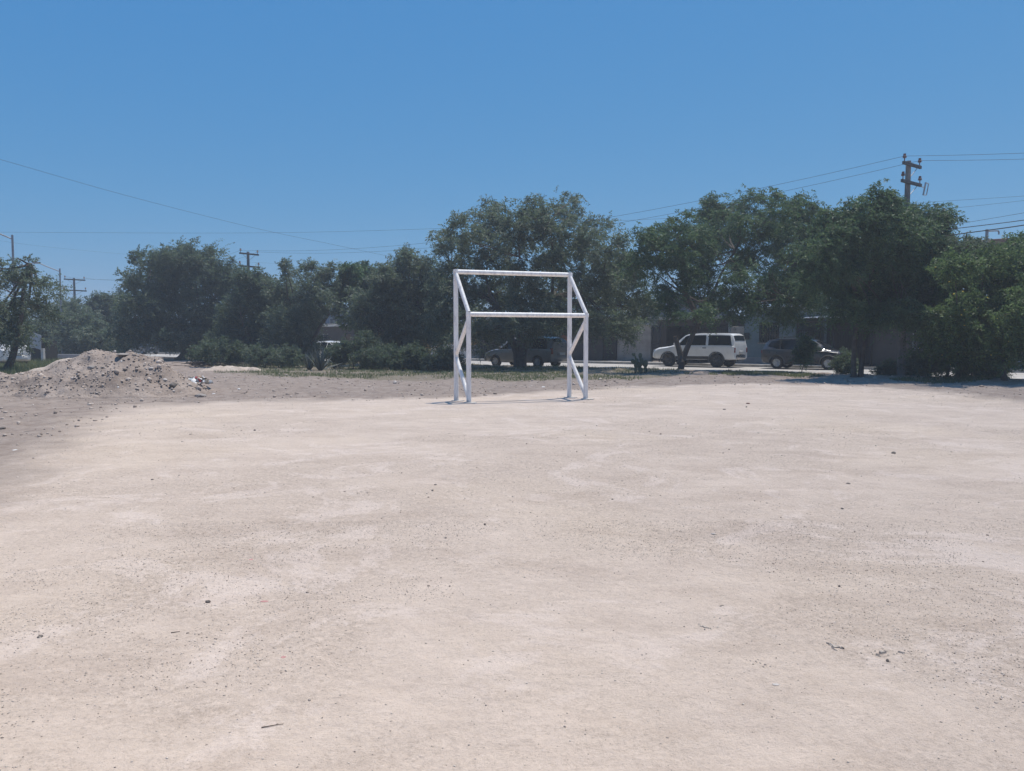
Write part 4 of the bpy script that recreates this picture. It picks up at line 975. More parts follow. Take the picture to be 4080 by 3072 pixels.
def gate(name, label, u0, u1, n0, h, mat=M_iron, solid=0.0):
    s0, s1 = s_at(u0, n0), s_at(u1, n0); L = s1 - s0
    root = thing(name, label, 'gate', tuple(W(s0, n0, 0.06)), -ANG)
    MB().box(0, .06, 0, .06, 0, h).build('post', mat, root); MB().box(L - .06, L, 0, .06, 0, h).build('post', mat, root)
    for z in (.12, h * .52, h - .06): MB().box(.06, L - .06, .01, .05, z - .025, z + .025).build('rail', mat, root)
    n = max(3, int(L / .13))
    for i in range(n):
        x = .06 + (L - .12) * (i + .5) / n; MB().box(x - .010, x + .010, .02, .04, .1, h - .04).build('bar', mat, root)
    if solid: MB().box(.07, L - .07, .042, .048, .12, solid).build('kick_plate', mat, root)
    return root
F0 = FACADE
house('brown_house', 'long grey brown house with a bright green door at far left', 380, 790, F0, 8, 3.0, M_brown_shade, [('door', s_at(580, F0) - s_at(380, F0), s_at(604, F0) - s_at(380, F0), .0, 2.2, M_door_g), ('window', s_at(640, F0) - s_at(380, F0), s_at(680, F0) - s_at(380, F0), 1.0, 2.1, None)])
house('corner_house', 'pale house at the far end of the street behind the leaning tree', -260, 372, F0, 9, 3.1, M_cream, [('window', 12, 14, 1, 2.2, None), ('door', 20, 21, 0, 2.1, M_wood)])
house('grey_house', 'plain grey block house behind the bushy tree', 796, 1180, F0, 8, 3.0, M_grey, [('barred', 5, 6.6, 1, 2.2, None), ('door', 9, 10, 0, 2.1, M_wood)])
house('flat_roof_house', 'brown flat roofed house with pale roof edge behind the spiky agave', 1190, 1500, F0, 8, 2.75, M_brown_shade, [('barred', 3, 4.6, 1, 2.1, None), ('door', 7, 7.9, 0, 2.1, M_wood)], slab=.13, over=.5, roof_mat=std('pale_roof_edge', (0.60, 0.58, 0.55), (0.42, 0.40, 0.38), .9, 2))
house('two_storey_house', 'taller blue grey house rising behind the brown flat roof', 1270, 1450, F0 + 9.3, 7, 4.6, M_bluegrey, [('window', 2, 3.5, 3.0, 4.0, None)])
house('ochre_house', 'ochre walled house glimpsed left of the goal', 1506, 1712, F0, 8, 2.9, M_orange, [('barred', 2.2, 3.6, 1, 2.2, None), ('door', 4.6, 5.5, 0, 2.1, M_wood)])
house('porch_house', 'shaded house with an open dark porch behind the minivan', 1905, 2452, F0, 8, 3.0, M_brown_shade, [('void', .6, 5.2, 0, 2.5, M_brown_shade), ('door', 7.9, 8.8, 0, 2.2, M_door_r), ('barred', 5.9, 7.2, 1, 2.1, None)])
# picket fence between ochre house and porch house
def picket_fence():
    n0 = F0 - .4; s0, s1 = s_at(1716, n0), s_at(1870, n0); L = s1 - s0
    root = thing('picket_fence', 'white picket fence on a low wall just left of the goal post', 'fence', tuple(W(s0, n0, 0.05)), -ANG)
    MB().box(0, L, 0, .16, -.1, .62).build('low_wall', M_whitew, root)
    n = int(L / .16)
    for i in range(n):
        x = .08 + i * .16; MB().box(x - .035, x + .035, .06, .085, .625, 1.15 + .03 * (i % 3)).build('picket', M_whitew, root)
    for z in (.75, 1.02): MB().box(.02, L - .02, .087, .11, z, z + .05).build('rail', M_whitew, root)
picket_fence()
gp = on_n(1896, 1440, F0 - .6)
pil = MB().box(-.32, .32, -.2, .2, 0, 1.05).box(-.36, .36, -.24, .24, 1.052, 1.12).build('gate_pillar', M_grey); pil.location = (gp[0], gp[1], .05); pil.rotation_euler = (0, 0, -ANG)
pil['label'] = 'squat grey block pillar seen between the left goal posts'; pil['category'] = 'pillar'
# stained wall with a coping
def yard_wall(name, label, u0, u1, n0, h, mat, coping=True):
    s0, s1 = s_at(u0, n0), s_at(u1, n0); L = s1 - s0
    root = thing(name, label, 'wall', tuple(W(s0, n0, 0.05)), -ANG)
    MB().box(0, L, 0, .2, -.1, h).build('wall_panel', mat, root, bevel=.015, seg=1)
    if coping: MB().box(-.25, L + .25, -.1, .9, h + .002, h + .30).build('lintel', M_grey, root, bevel=.01, seg=1)
    return root
yard_wall('stained_wall', 'stained pale plaster wall right of the goal, left of the white sport utility', 2458, 2592, F0, 2.5, M_tan)
gate('iron_gate', 'narrow black iron gate right of the stained wall', 2596, 2628, F0 - .1, 2.45)
gate('porch_gate', 'black iron gate left of the stained wall', 2400, 2454, F0 - .12, 2.4, solid=.8)
house('recessed_house', 'dark recessed porch house behind the white sport utility', 2632, 2860, F0 + .6, 8, 2.85, M_brown_shade, [('void', .4, 5.0, 0, 2.45, M_brown_shade)], over=.35)
gate('driveway_gate', 'black iron driveway gate above the roof of the white sport utility', 2780, 2902, F0 + .1, 2.35)
house('upper_house', 'blue grey upper storey showing through the gap left of the forked tree', 2560, 2760, F0 + 9, 7, 4.6, M_bluegrey, [('window', 2.0, 3.2, 3.0, 4.0, None)], over=.4)
yard_wall('tan_wall', 'tan plaster wall between the driveway gate and the teal house', 2904, 2962, F0, 2.35, M_tan, False)
pp = on_n(2906, 1440, F0 - .3)
cp = MB().tube([(0, 0, -.1), (0, 0, 2.75)], .09, 10).tube([(0, 0, 2.75), (0, 0, 2.82)], [.09, .12], 10).build('gate_post', M_grey, smooth=True); cp.location = (pp[0], pp[1], .05)
cp['label'] = 'round grey post left of the teal house'; cp['category'] = 'post'
Lw = s_at(3022, F0) - s_at(2964, F0); Lw2 = s_at(3102, F0) - s_at(2964, F0)
def teal_extra(root, L):
    x = s_at(2976, F0) - s_at(2964, F0); MB().box(x - .14, x + .14, -.12, -.003, 1.55, 1.95).build('meter_box', M_trim, root, bevel=.02, seg=1)
    MB().box(L * .0, L, -.035, -.003, -.1, .45).build('plinth', M_grey, root)
house('teal_house', 'teal plastered house with a barred window behind the two parked cars', 2964, 3168, F0, 8, 3.35, M_teal, [('barred', Lw, Lw2, 1.35, 2.55, M_iron)], extra=teal_extra, over=.3)
# carport with a tin roof
def carport():
    n0 = F0 - .2; s0, s1 = s_at(3172, n0), s_at(3470, n0); L = s1 - s0
    root = thing('carport', 'dark carport with corrugated tin roof right of the teal house', 'carport', tuple(W(s0, n0, 0.05)), -ANG)
    for x in (.05, L / 2, L - .05): MB().box(x - .05, x + .05, .0, .1, -.1, 2.8).build('post', M_iron, root)
    nx = 60; xs_ = np.linspace(-.2, L + .2, nx * 2); V = []
    for y, zb in ((-.5, 2.78), (6.0, 3.05)):
        for i, x in enumerate(xs_): V.append((x, y, zb + (.02 if i % 2 else -.02)))
    n = len(xs_); V += [(a, b, c + .012) for a, b, c in V]
    F = [(i, i + 1, n + i + 1, n + i)[::-1] for i in range(n - 1)] + [(2 * n + i, 2 * n + i + 1, 3 * n + i + 1, 3 * n + i) for i in range(n - 1)] + [(i, i + 1, 2 * n + i + 1, 2 * n + i) for i in range(n - 1)]
    MB().add(V, F).build('tin_roof', M_sheet, root)
    MB().box(0, L, 6.0, 6.15, -.1, 3.0).build('back_wall', M_brown_shade, root)
    MB().box(0, L, .1, .16, 2.5, 2.62).build('beam', M_iron, root)
    for i in range(int(L / .14)):
        x = .1 + i * .14; MB().box(x - .01, x + .01, .04, .06, .1, 2.1).build('bar', M_iron, root)
    for z in (.15, 1.1, 2.08): MB().box(.1, L - .1, .062, .09, z - .02, z + .02).build('rail', M_iron, root)
carport()
house('right_house', 'shaded grey house behind the twin trunk tree', 3476, 3800, F0, 8, 3.1, M_brown_shade, [('barred', 2.0, 3.5, 1, 2.2, None), ('door', 4.6, 5.6, 0, 2.1, M_wood)])  # grey house walled in the dark brown, its shade put into the colour
house('tall_house', 'two storey house with brown roof edge above the yellow flowered shrub', 3925, 4400, F0 + .5, 9, 6.35, M_grey, [('window', 1.4, 2.8, 4.0, 5.3, None), ('window', 1.4, 2.8, 1.0, 2.2, None), ('door', 4.0, 5.0, 0, 2.1, M_wood)], slab=.34, over=.5, roof_mat=M_block)
house('low_house', 'low white house between the grey house and the two storey house', 3806, 3915, F0, 8, 3.0, M_whitew, [('window', 1, 2.0, 1, 2.1, None)])
# sheet-metal stall at the far left
kc = at(118, 1442, 52.0)
st_ = thing('market_stall', 'grey sheet metal stall with a tilted awning beside the leaning tree', 'stall', (kc[0], 52.0, float(gz(kc[0], 52.0))), R(-8))
MB().box(-.9, .9, .3, 1.5, .0, 1.5).build('counter_box', M_trim, st_)
MB().box(-1.0, .35, -.02, .03, 1.02, 1.98).build('side_panel', M_sheet, st_)
MB().add([(.36, -.05, 1.05), (1.0, -.15, .9), (1.0, -.1, 1.85), (.36, 0, 2.05), (.36, .0, 1.05), (1.0, -.10, .9), (1.0, -.05, 1.85), (.36, .05, 2.05)], [(0, 1, 2, 3), (7, 6, 5, 4), (0, 4, 5, 1), (1, 5, 6, 2), (2, 6, 7, 3), (3, 7, 4, 0)]).build('awning_panel', M_sheet, st_)
for x in (-.7, .95): MB().box(x - .09, x + .09, .0, .18, 0, 1.0).build('leg', M_whitew, st_)
wl = at(205, 1440, 60.0)
lw = MB().box(-2.2, 2.2, 0, .2, -.1, .45).build('low_wall', M_grey, bevel=.02, seg=1); lw.location = (wl[0], 60, 0); lw['label'] = 'low pale concrete wall behind the tall grass at left'; lw['category'] = 'wall'

# =================================================================== POLES AND WIRES
M_pole = std('pole_concrete', (0.22, 0.21, 0.205), (0.15, 0.145, 0.14), 0.9, 3); M_arm = std('weathered_crossarm', (0.12, 0.115, 0.115), (0.075, 0.07, 0.07), 0.8, 5)
M_ins = std('brown_porcelain', (0.17, 0.09, 0.08), (0.12, 0.06, 0.05), 0.3, 8); M_galv = std('galvanised_pole', (0.30, 0.31, 0.33), (0.22, 0.22, 0.24), 0.5, 3, 0.4)
M_wire = std('cable_black', (0.035, 0.035, 0.038), (0.03, 0.03, 0.03), 0.7, 3)
def utility_pole(label, x, y, h, lean=0.0, cutouts=True, arm2=1.6, L=2.2, turn=ANG):
    root = thing('utility_pole', label, 'utility pole', (x, y, float(gz(x, y))), -turn)
    top = np.array([lean, 0, h])
    MB().tube([(0, 0, -.5), top * .5, top], [.17, .135, .10], 8).build('pole', M_pole, root)
    arms = []
    for k, (dz, LL) in enumerate(((.18, L), (arm2, L * 1.1))):
        c = top * (1 - dz / h)
        MB().box(c[0] + .1, c[0] + .19, -LL / 2, LL / 2, c[2] - .06, c[2] + .06).build('crossarm', M_arm, root, bevel=.008, seg=1)
        arms.append(c)
        for y_ in (-LL / 2 + .1, LL / 2 - .1):
            i = MB(); b = np.array([c[0] + .145, y_, c[2] + .06])
            i.cyl(b, .02, .13, 8); i.cyl(b + (0, 0, .13), .075, .045, 10, .06); i.cyl(b + (0, 0, .18), .085, .045, 10, .05); i.cyl(b + (0, 0, .23), .05, .06, 10)
            i.build('insulator', M_ins, root, smooth=True)
        MB().tube([(c[0] + .14, -LL * .33, c[2] - .04), (c[0] + .05, 0, c[2] - .5)], .014, 5).tube([(c[0] + .14, LL * .33, c[2] - .04), (c[0] + .05, 0, c[2] - .5)], .014, 5).build('arm_brace', M_galv, root)
    if cutouts:
        c = arms[1]; y_ = L * 1.1 / 2 + .05
        f = MB(); f.tube([(c[0] + .15, y_, c[2] - .05), (c[0] + .15, y_ + .2, c[2] - .05)], .02, 5); f.tube([(c[0] + .12, y_ + .22, c[2] - .35), (c[0] + .18, y_ + .28, c[2] + .15)], .035, 7); f.tube([(c[0] + .18, y_ + .28, c[2] + .15), (c[0] + .2, y_ + .48, c[2] + .12)], .018, 5)
        f.tube([(c[0] + .2, y_ + .48, c[2] + .12), (c[0] + .16, y_ + .42, c[2] - .33)], .02, 6); f.tube([(c[0] + .12, y_ + .22, c[2] - .35), (c[0] + .16, y_ + .42, c[2] - .33)], .018, 5)
        f.build('fuse_cutout', M_sheet, root)
    return root, top, arms
def armtip(x, y, c, side, L, up=.35, turn=ANG):
    yy = side * (L / 2 - .1); xx = c[0] + .145; ca, sa = math.cos(turn), math.sin(turn)
    return np.array([x + xx * ca + yy * sa, y - xx * sa + yy * ca, c[2] + up])
def pole_xy(u, n): 
    s = s_at(u, n); p = W(s, n); return p[0], p[1]
PN = -1.05; T3 = R(52.6)
p3 = pole_xy(3590, PN); p2 = pole_xy(997, PN - .2); p1 = pole_xy(306, PN - .2)
h3 = at(3590, 652, p3[1])[2]; h2 = at(997, 1010, p2[1])[2]; h1 = at(306, 1112, p1[1])[2]
_, t3, a3 = utility_pole('concrete utility pole with two crossarms rising above the twin trunk tree', *p3, h3, .06, True, .88, 1.45, T3)
_, t2, a2 = utility_pole('utility pole with two crossarms standing above the bushy tree left of centre', *p2, h2, 0, False, 1.12, 1.65)
_, t1, a1 = utility_pole('small distant utility pole with two crossarms at far left', *p1, h1, 0, False, 1.25, 2.0)
s3, n3 = toSN(*p3); p4 = W(s3 + 30, n3)
def cable(label, A, B, sag, r=0.0065, n=26, name='overhead_wire', group=None):
    A, B = np.asarray(A, float), np.asarray(B, float); t = np.linspace(0, 1, n)
    P = A + (B - A) * t[:, None]; P[:, 2] -= sag * 4 * t * (1 - t)
    c = P.mean(0); V, F = tube_np(P, r, 5)
    return MB().add(V, F).build(name, M_wire, label=label, category='wire')
def cable_px(label, pts, r=0.012, name='overhead_wire'):
    P = curve_pts([at(u, v, Y) for u, v, Y in pts], 9); V, F = tube_np(P, r, 5)
    return MB().add(V, F).build(name, M_wire, label=label, category='wire')
cable('upper power line from the right pole down behind the trees to the middle pole', armtip(*p3, a3[0], -1, 1.45, .35, T3), armtip(*p2, a2[0], -1, 1.65), 1.15)
cable('lower power line from the right pole down behind the trees to the middle pole', armtip(*p3, a3[0], 1, 1.45, .35, T3), armtip(*p2, a2[0], 1, 1.65), 1.25)
cable('near power line from the middle pole to the distant left pole', armtip(*p2, a2[0], -1, 1.65), armtip(*p1, a1[0], -1, 2.0), 1.0)
cable('far power line from the middle pole to the distant left pole', armtip(*p2, a2[0], 1, 1.65), armtip(*p1, a1[0], 1, 2.0), 1.0)
cable('topmost power line leaving the right pole towards the right edge', armtip(*p3, a3[0], -1, 1.45, .35, T3), (p4[0] - NX, p4[1] - NY, h3 - .3), .9)
cable('second power line leaving the right pole towards the right edge', armtip(*p3, a3[0], 1, 1.45, .35, T3), (p4[0] + NX, p4[1] + NY, h3 - .3), .9)
cable_px('long thin wire slanting down from the left edge to the trees', [(-300, 555, 27), (0, 635, 30), (500, 778, 36), (1000, 905, 43), (1330, 975, 49), (1620, 1036, 55)], .0062)
cable_px('long nearly level thin wire crossing the sky behind all the trees', [(-300, 922, 68), (0, 925, 66), (1000, 928, 62), (1760, 910, 58), (2700, 868, 53), (3360, 826, 50), (4080, 781, 47), (4400, 755, 46)], .0075)
cable_px('faint low wire at far left above the tree tops', [(-200, 930, 80), (200, 985, 84), (700, 1028, 90), (1100, 1050, 94)], .0062)
cable_px('thick lower cable from the right pole to the right edge', [(3595, 968, 31.2), (3790, 937, 29.5), (4080, 897, 27.4), (4400, 840, 25.5)], .019)
cable_px('thick upper cable from the right pole to the right edge', [(3595, 940, 31.2), (3790, 913, 29.5), (4080, 877, 27.4), (4400, 825, 25.5)], .014)
cable_px('thin cable just above the thick cables at right', [(3595, 930, 31.2), (3790, 897, 29.5), (4080, 848, 27.4), (4400, 790, 25.5)], .0062)
cable_px('faint wire high above the thick cables at right', [(3640, 842, 40), (3800, 829, 39), (4080, 799, 37), (4400, 760, 35)], .0062)
# service mast on the tall house
mp_ = at(3930, 990, 37.5); mst = thing('service_mast', 'short service mast with a bent pipe arm above the flowering shrub', 'mast', (mp_[0], 37.5, 0))
zt = at(3930, 914, 37.5)[2]; za = at(3930, 922, 37.5)[2]
MB().tube([(0, 0, 0), (0, 0, zt)], .07, 8).build('mast_pipe', M_galv, mst, smooth=True)
MB().tube(curve_pts([(0, 0, za), (.45, 0, za + .03), (.56, 0, za), (.58, 0, za - .15)], 6), .035, 6).build('bent_arm', M_galv, mst, smooth=True)
# street lamps at the left
def street_lamp(label, u, vtop, Y, u2, v2):
    b = gnd(u, Y); root = thing('street_lamp', label, 'street lamp', (b[0], b[1], float(gz(b[0], b[1]))))
    h = at(u, vtop, Y)[2]; e = at(u2, v2, Y) - b
    MB().tube([(0, 0, -.3), (0, 0, h)], [.10, .06], 10).build('pole', M_galv, root, smooth=True)
    MB().tube([(0, 0, h - .25), e * (1, 1, 0) * .5 + (0, 0, (h - .25 + e[2]) / 2 + .05), e * (1, 1, 0) * .82 + (0, 0, e[2])], .04, 7).build('arm', M_galv, root, smooth=True)
    hd = MB().box(min(e[0] * .80, e[0]), max(e[0] * .80, e[0]), -.14, .14, e[2] - .09, e[2] + .05).build('lamp_head', M_galv, root, bevel=.03)
    MB().cyl((e[0] * .86, 0, e[2] + .05), .04, .1, 8).build('photocell', M_trim, hd)
street_lamp('tall street lamp pole at the left edge, arm running out of frame', 68, 938, 47, -60, 915)
street_lamp('slim street lamp with an arm reaching left, right of the leaning tree', 251, 1070, 66, 132, 1046)

# =================================================================== AGAVE, CACTUS
M_agave = std('agave_leaf', (0.105, 0.125, 0.112), (0.065, 0.08, 0.072), 0.6, 3)  # leaf colour darkened to carry the shade under the trees
def agave(label, u, v, H, n, seed):
    g = ground(u, v); rng = np.random.default_rng(seed)
    root = thing('agave', label, 'agave', (g[0], g[1], float(gz(g[0], g[1]))))
    for i in range(n):
        a = i * 2.399 + rng.uniform(-.2, .2); el = R(rng.uniform(22, 80)) if i > 3 else R(80); L = H * rng.uniform(.75, 1.1); w = .046 * rng.uniform(.8, 1.2)
        d = np.array([math.cos(a) * math.cos(el), math.sin(a) * math.cos(el), math.sin(el)]); sv = np.array([-math.sin(a), math.cos(a), 0]); nv = np.cross(sv, d)
        V = []; k = 6
        for j in range(k + 1):
            t = j / k; ww = w * (1.0 + .35 * math.sin(t * 2.6)) * (1 - t ** 3); c = d * L * t - np.array([0, 0, 1]) * .10 * L * t * t * math.cos(el)
            V += [c - sv * ww + nv * ww * .35, c - nv * .02 * (1 - t), c + sv * ww + nv * ww * .35, c - nv * (.02 + .03 * (1 - t))]
        F = []
        for j in range(k):
            for q in range(4): F.append((j * 4 + q, j * 4 + (q + 1) % 4, (j + 1) * 4 + (q + 1) % 4, (j + 1) * 4 + q))
        MB().add(V, F).build('leaf', M_agave, root, smooth=True)
agave('large spiky grey agave in front of the white hatchback', 1275, 1477, 1.30, 24, 5)
agave('smaller spiky agave left of the large one', 1232, 1474, 1.0, 17, 6)
M_pad = std('cactus_pad', (0.085, 0.115, 0.065), (0.05, 0.07, 0.045), 0.7, 5)
def cactus(label, u, v, seed, npad=26):
    g = ground(u, v); rng = np.random.default_rng(seed)
    root = thing('prickly_pear', label, 'cactus', (g[0], g[1], float(gz(g[0], g[1]))))
    bm = bmesh.new(); bmesh.ops.create_uvsphere(bm, u_segments=12, v_segments=8, radius=1)
    for vv in bm.verts:
        s = 0.75 + .25 * (vv.co.z + 1) / 2; vv.co = Vector((vv.co.x * .085 * s * 1.1, vv.co.y * .022, (vv.co.z + 1) * .13))
    me = bpy.data.meshes.new('pad'); bm.to_mesh(me); bm.free(); me.polygons.foreach_set('use_smooth', np.ones(len(me.polygons), bool))
    pads = [(Vector((rng.uniform(-.35, .35), rng.uniform(-.15, .15), 0)), 0.0) for _ in range(5)]
    out = []
    for b, t in pads: out.append((b, rng.uniform(-.5, .5), rng.uniform(0, 3.1), rng.uniform(.9, 1.25)))
    while len(out) < npad:
        b, tl, rz, sc = out[rng.integers(0, len(out))]
        Mx = Matrix.Translation(b) @ Matrix.Rotation(rz, 4, 'Z') @ Matrix.Rotation(tl, 4, 'Y')
        tip = Mx @ Vector((rng.uniform(-.05, .05) * sc, 0, .23 * sc))
        if tip.z < .85: out.append((tip, tl + rng.uniform(-.75, .75), rz + rng.uniform(-.8, .8), sc * rng.uniform(.8, 1.05)))
    for b, tl, rz, sc in out:
        o = obj('pad', me, M_pad, root); o.location = b; o.rotation_euler = (0, tl, rz); o.scale = (sc, sc, sc)
cactus('dark prickly pear cactus on the verge left of the white sport utility', 2555, 1492, 3)

# =================================================================== STONES, CLODS, LITTER ON THE GROUND
rng = np.random.default_rng(123)
M_pebble = attrmat('field_gravel', (0.26, 0.215, 0.18), (0.72, 0.63, 0.55))
def field_points(n, d0, d1, power=1.0):
    """random spots on the field within the wedge the photo shows, a margin to the sides included"""
    out = []
    while sum(len(o) for o in out) < n:
        d = d0 + (d1 - d0) * rng.random(n * 3) ** power; k = rng.uniform(-0.85, 0.85, n * 3)
        x, y = k * d, d
        keep = rng.random(len(x)) < d / d1
        g = fbm(x * 0.42 + 3, y * 0.42, 4, 51) + 0.35 * (fbm(x * 2.2, y * 2.2, 3, 61) - .5)
        keep &= rng.random(len(x)) < np.clip((g - 0.45) * 9.0, 0.08, 1)
        out.append(np.stack([x[keep], y[keep]], 1))
    return np.concatenate(out)[:n]
allV, allF, allT, off = [], [], [], 0
for n, d0, d1, smin, smax, tp in ((30000, 2.3, 6.5, 0.0035, 0.0105, OCT), (11000, 5.0, 14.0, 0.005, 0.014, OCT), (2200, 12, 26, 0.010, 0.026, OCT), (220, 2.5, 9, 0.010, 0.022, ICO), (130, 8, 24, 0.018, 0.04, ICO)):
    xy = field_points(n, d0, d1); sz = smin + (smax - smin) * rng.random(n) ** 2.2
    P = np.stack([xy[:, 0], xy[:, 1], gz(xy[:, 0], xy[:, 1]) + sz * 0.13], 1)
    V, F, t = scatter_rocks(P, sz, rng, tp)
    allV.append(V); allF.append(F + off); allT.append(t ** 1.2); off += len(V)
obj('gravel', mesh_np('gravel', np.concatenate(allV), np.concatenate(allF), False, dict(tint=np.concatenate(allT))), M_pebble, kind='stuff', label='fine loose gravel strewn over the pale field', category='gravel')
# clods over the soil strips at the field's edge
n = 5200; x = rng.uniform(-17, 19, n * 3); y = rng.uniform(12, 38, n * 3); d = poly_sd(FIELD, x, y); s_, nn = toSN(x, y)
k = (d < 0.3) & (nn < -1.2) & (rng.random(n * 3) < np.clip((fbm(x * .8, y * .8, 3, 99) - .3) * 3, .1, 1)); x, y = x[k][:n], y[k][:n]; n = len(x)
sz = 0.02 + 0.05 * rng.random(n) ** 2.5 + (rng.random(n) < .02) * rng.uniform(.03, .10, n)
V, F, t = scatter_rocks(np.stack([x, y, gz(x, y) + sz * .15], 1), sz, rng, ICO)
obj('clods', mesh_np('clods', V, F, False, dict(tint=t)), M_clod, kind='stuff', label='loose clods and stones over the darker soil strip', category='clods')

M_stone = std('dark_stone', (0.16, 0.14, 0.125), (0.08, 0.07, 0.064), 0.9, 20); M_pale_st = std('pale_stone', (0.50, 0.46, 0.43), (0.34, 0.31, 0.29), 0.9, 14)
M_litter = std('white_litter', (0.72, 0.72, 0.71), (0.60, 0.60, 0.60), 0.6, 12); M_redp = std('faded_red_plastic', (0.46, 0.24, 0.22), (0.36, 0.17, 0.16), 0.6, 12)
M_brick = std('broken_brick', (0.20, 0.12, 0.095), (0.13, 0.08, 0.07), 0.9, 16); M_slabst = std('grey_slab', (0.30, 0.27, 0.25), (0.19, 0.17, 0.155), 0.9, 7, bump=.01)
def stone(label, u, v, wpx, squash=.7, mat=None, name='stone', cat='stone', seed=0, on=None, zoff=0.0, rz=0.0, sx=1.0):
    """a single stone of about wpx photo pixels across"""
    if on is None: g = ground(u, v); z = surf(g[0], g[1])
    else:
        best = None          # first point of the heap met by the line of sight
        for D in np.arange(19.2, 26, .04):
            q = at(u, v, D)
            if q[2] <= mound_z(q[0], q[1], on): best = q; break
        g = best if best is not None else at(u, v, 21.0); z = g[2]
    w = wpx * g[1] / FPX
    me = rock_mesh(name, np.random.default_rng(seed + int(u)), 2, squash, .13, w)
    return obj(name, me, mat or M_stone, loc=(g[0], g[1], z + w * squash * .22 + zoff), rot=(0, 0, rz), label=label, category=cat)
for i, (lab, u, v, w, sq, m) in enumerate([
    ('dark half brick lying on the field right of the goal', 2980, 1608, 15, .5, M_brick),
    ('small dark stone just below the half brick right of the goal', 2974, 1623, 9, .6, M_stone),
    ('dark stone cluster top piece right of goal, left of the half brick', 2886, 1634, 11, .5, M_stone),
    ('pale topped rock on the soil strip left of the goal', 1574, 1527, 22, .75, M_pale_st),
    ('dark stone alone on the field at left centre', 607, 1913, 9, .7, M_stone),
    ('dark stone nearest the goal on its left field side', 1015, 1714, 9, .8, M_stone),
    ('largest stone on the lower left field beside the red scraps', 829, 2406, 17, .8, M_stone),
    ('dark flat stone far out on the lower left field', 160, 2543, 26, .35, M_stone),
    ('dark pebble on the field below the goal, right of centre', 1932, 2095, 10, .9, M_stone),
    ('dark pebble on the field at the middle left of centre', 1723, 1958, 13, .6, M_stone),
    ('dark pebble pair member slightly above the middle left of centre', 1735, 1935, 10, .6, M_stone),
    ('dark elongated stone in mid field at right', 3356, 2025, 16, .4, M_stone),
    ('dark flat chip in mid field below the crossover', 3380, 1927, 15, .35, M_stone),
    ('dark clump on the far right field near the edge', 3560, 1805, 24, .45, M_stone),
    ('white edged stone in lower centre right field', 2842, 2133, 16, .5, M_pale_st),
    ('dark stone in the lower right field above the clods', 3344, 2340, 12, .8, M_stone),
    ('round grey stone below the cluster of clods at lower right', 3536, 2641, 17, .8, M_stone),
    ('black chip lying on the lower centre field', 1792, 2343, 7, .8, M_stone),
    ('dark flake on the grey soil at the left edge of the field', 108, 1724, 34, .25, M_stone),
    ('dark lump at the very left edge of the field soil', 10, 1706, 30, .4, M_stone)]):
    stone(lab, u, v, w, sq, m, seed=i)
stone('small white scrap on the grey soil at left edge', 60, 1788, 24, .12, M_litter, 'scrap', 'litter', 5)
stone('pale wood chip on the lower right field', 3091, 2742, 26, .15, M_pale_st, 'chip', 'litter', 6)
stone('larger faded red scrap in the lower left field', 1053, 2399, 26, .14, M_redp, 'scrap', 'litter', 7)
stone('fainter red scrap just below the larger one', 1130, 2633, 20, .12, M_redp, 'scrap', 'litter', 8)
stone('small reddish scrap above the other red scraps', 1000, 2234, 22, .10, M_redp, 'scrap', 'litter', 9)
stone('white stone on the soil strip seen through the goal', 2165, 1544, 16, .3, M_litter, 'stone', 'stone', 10)
M_twig = std('dry_twig', (0.12, 0.095, 0.075), (0.07, 0.055, 0.045), 0.9, 20)
def shards(name, label, spots, mat, cat='clod'):
    """a broken patch of crust: angular plates prised up and leaning on each other"""
    r = np.random.default_rng(len(spots) + int(spots[0][0])); g0 = ground(*spots[0][:2]); mb = MB()
    for u, v, w in spots:
        g = ground(u, v); sz = w * g[1] / FPX; n = r.integers(5, 8); a = np.sort(r.uniform(0, 2 * math.pi, n)); rad = sz * r.uniform(.35, .6, n); th = sz * r.uniform(.22, .4)
        Mx = Matrix.Translation((g[0] - g0[0], g[1] - g0[1], surf(g[0], g[1]) - surf(g0[0], g0[1]) + th * .15)) @ Matrix.Rotation(r.normal() * .3, 4, 'X') @ Matrix.Rotation(r.normal() * .3, 4, 'Y')
        top = [Mx @ Vector((rad[i] * math.cos(a[i]), rad[i] * math.sin(a[i]), th * r.uniform(.4, .8))) for i in range(n)]; bot = [Mx @ Vector((rad[i] * 1.15 * math.cos(a[i]), rad[i] * 1.15 * math.sin(a[i]), -th)) for i in range(n)]
        mb.add(top + bot, [tuple(range(n))] + [(i, i + n, (i + 1) % n + n, (i + 1) % n) for i in range(n)])
    o = mb.build(name, mat, label=label, category=cat); o.location = (g0[0], g0[1], surf(g0[0], g0[1])); return o
M_crust = std('broken_crust', (0.44, 0.385, 0.335), (0.30, 0.26, 0.225), 0.95, 14, bump=.006, bscale=60)
shards('broken_clods', 'cluster of broken clods on the lower right field', [(3520, 2610, 30), (3508, 2600, 16), (3496, 2616, 20), (3530, 2600, 14), (3484, 2600, 10), (3505, 2622, 12), (3470, 2604, 9), (3478, 2612, 8), (3538, 2616, 12), (3515, 2590, 8)], M_crust)
shards('flat_clod', 'single flat clod just right of the cluster of clods', [(3588, 2608, 26), (3600, 2613, 12), (3574, 2612, 9)], M_crust)
shards('crust_ridge', 'ragged ridge of lifted crust left of the cluster of clods', [(3300, 2576, 16), (3310, 2582, 18), (3322, 2586, 20), (3334, 2588, 20), (3346, 2590, 18), (3356, 2594, 16), (3330, 2598, 14), (3316, 2592, 12), (3280, 2579, 7), (3264, 2577, 6)], M_crust)
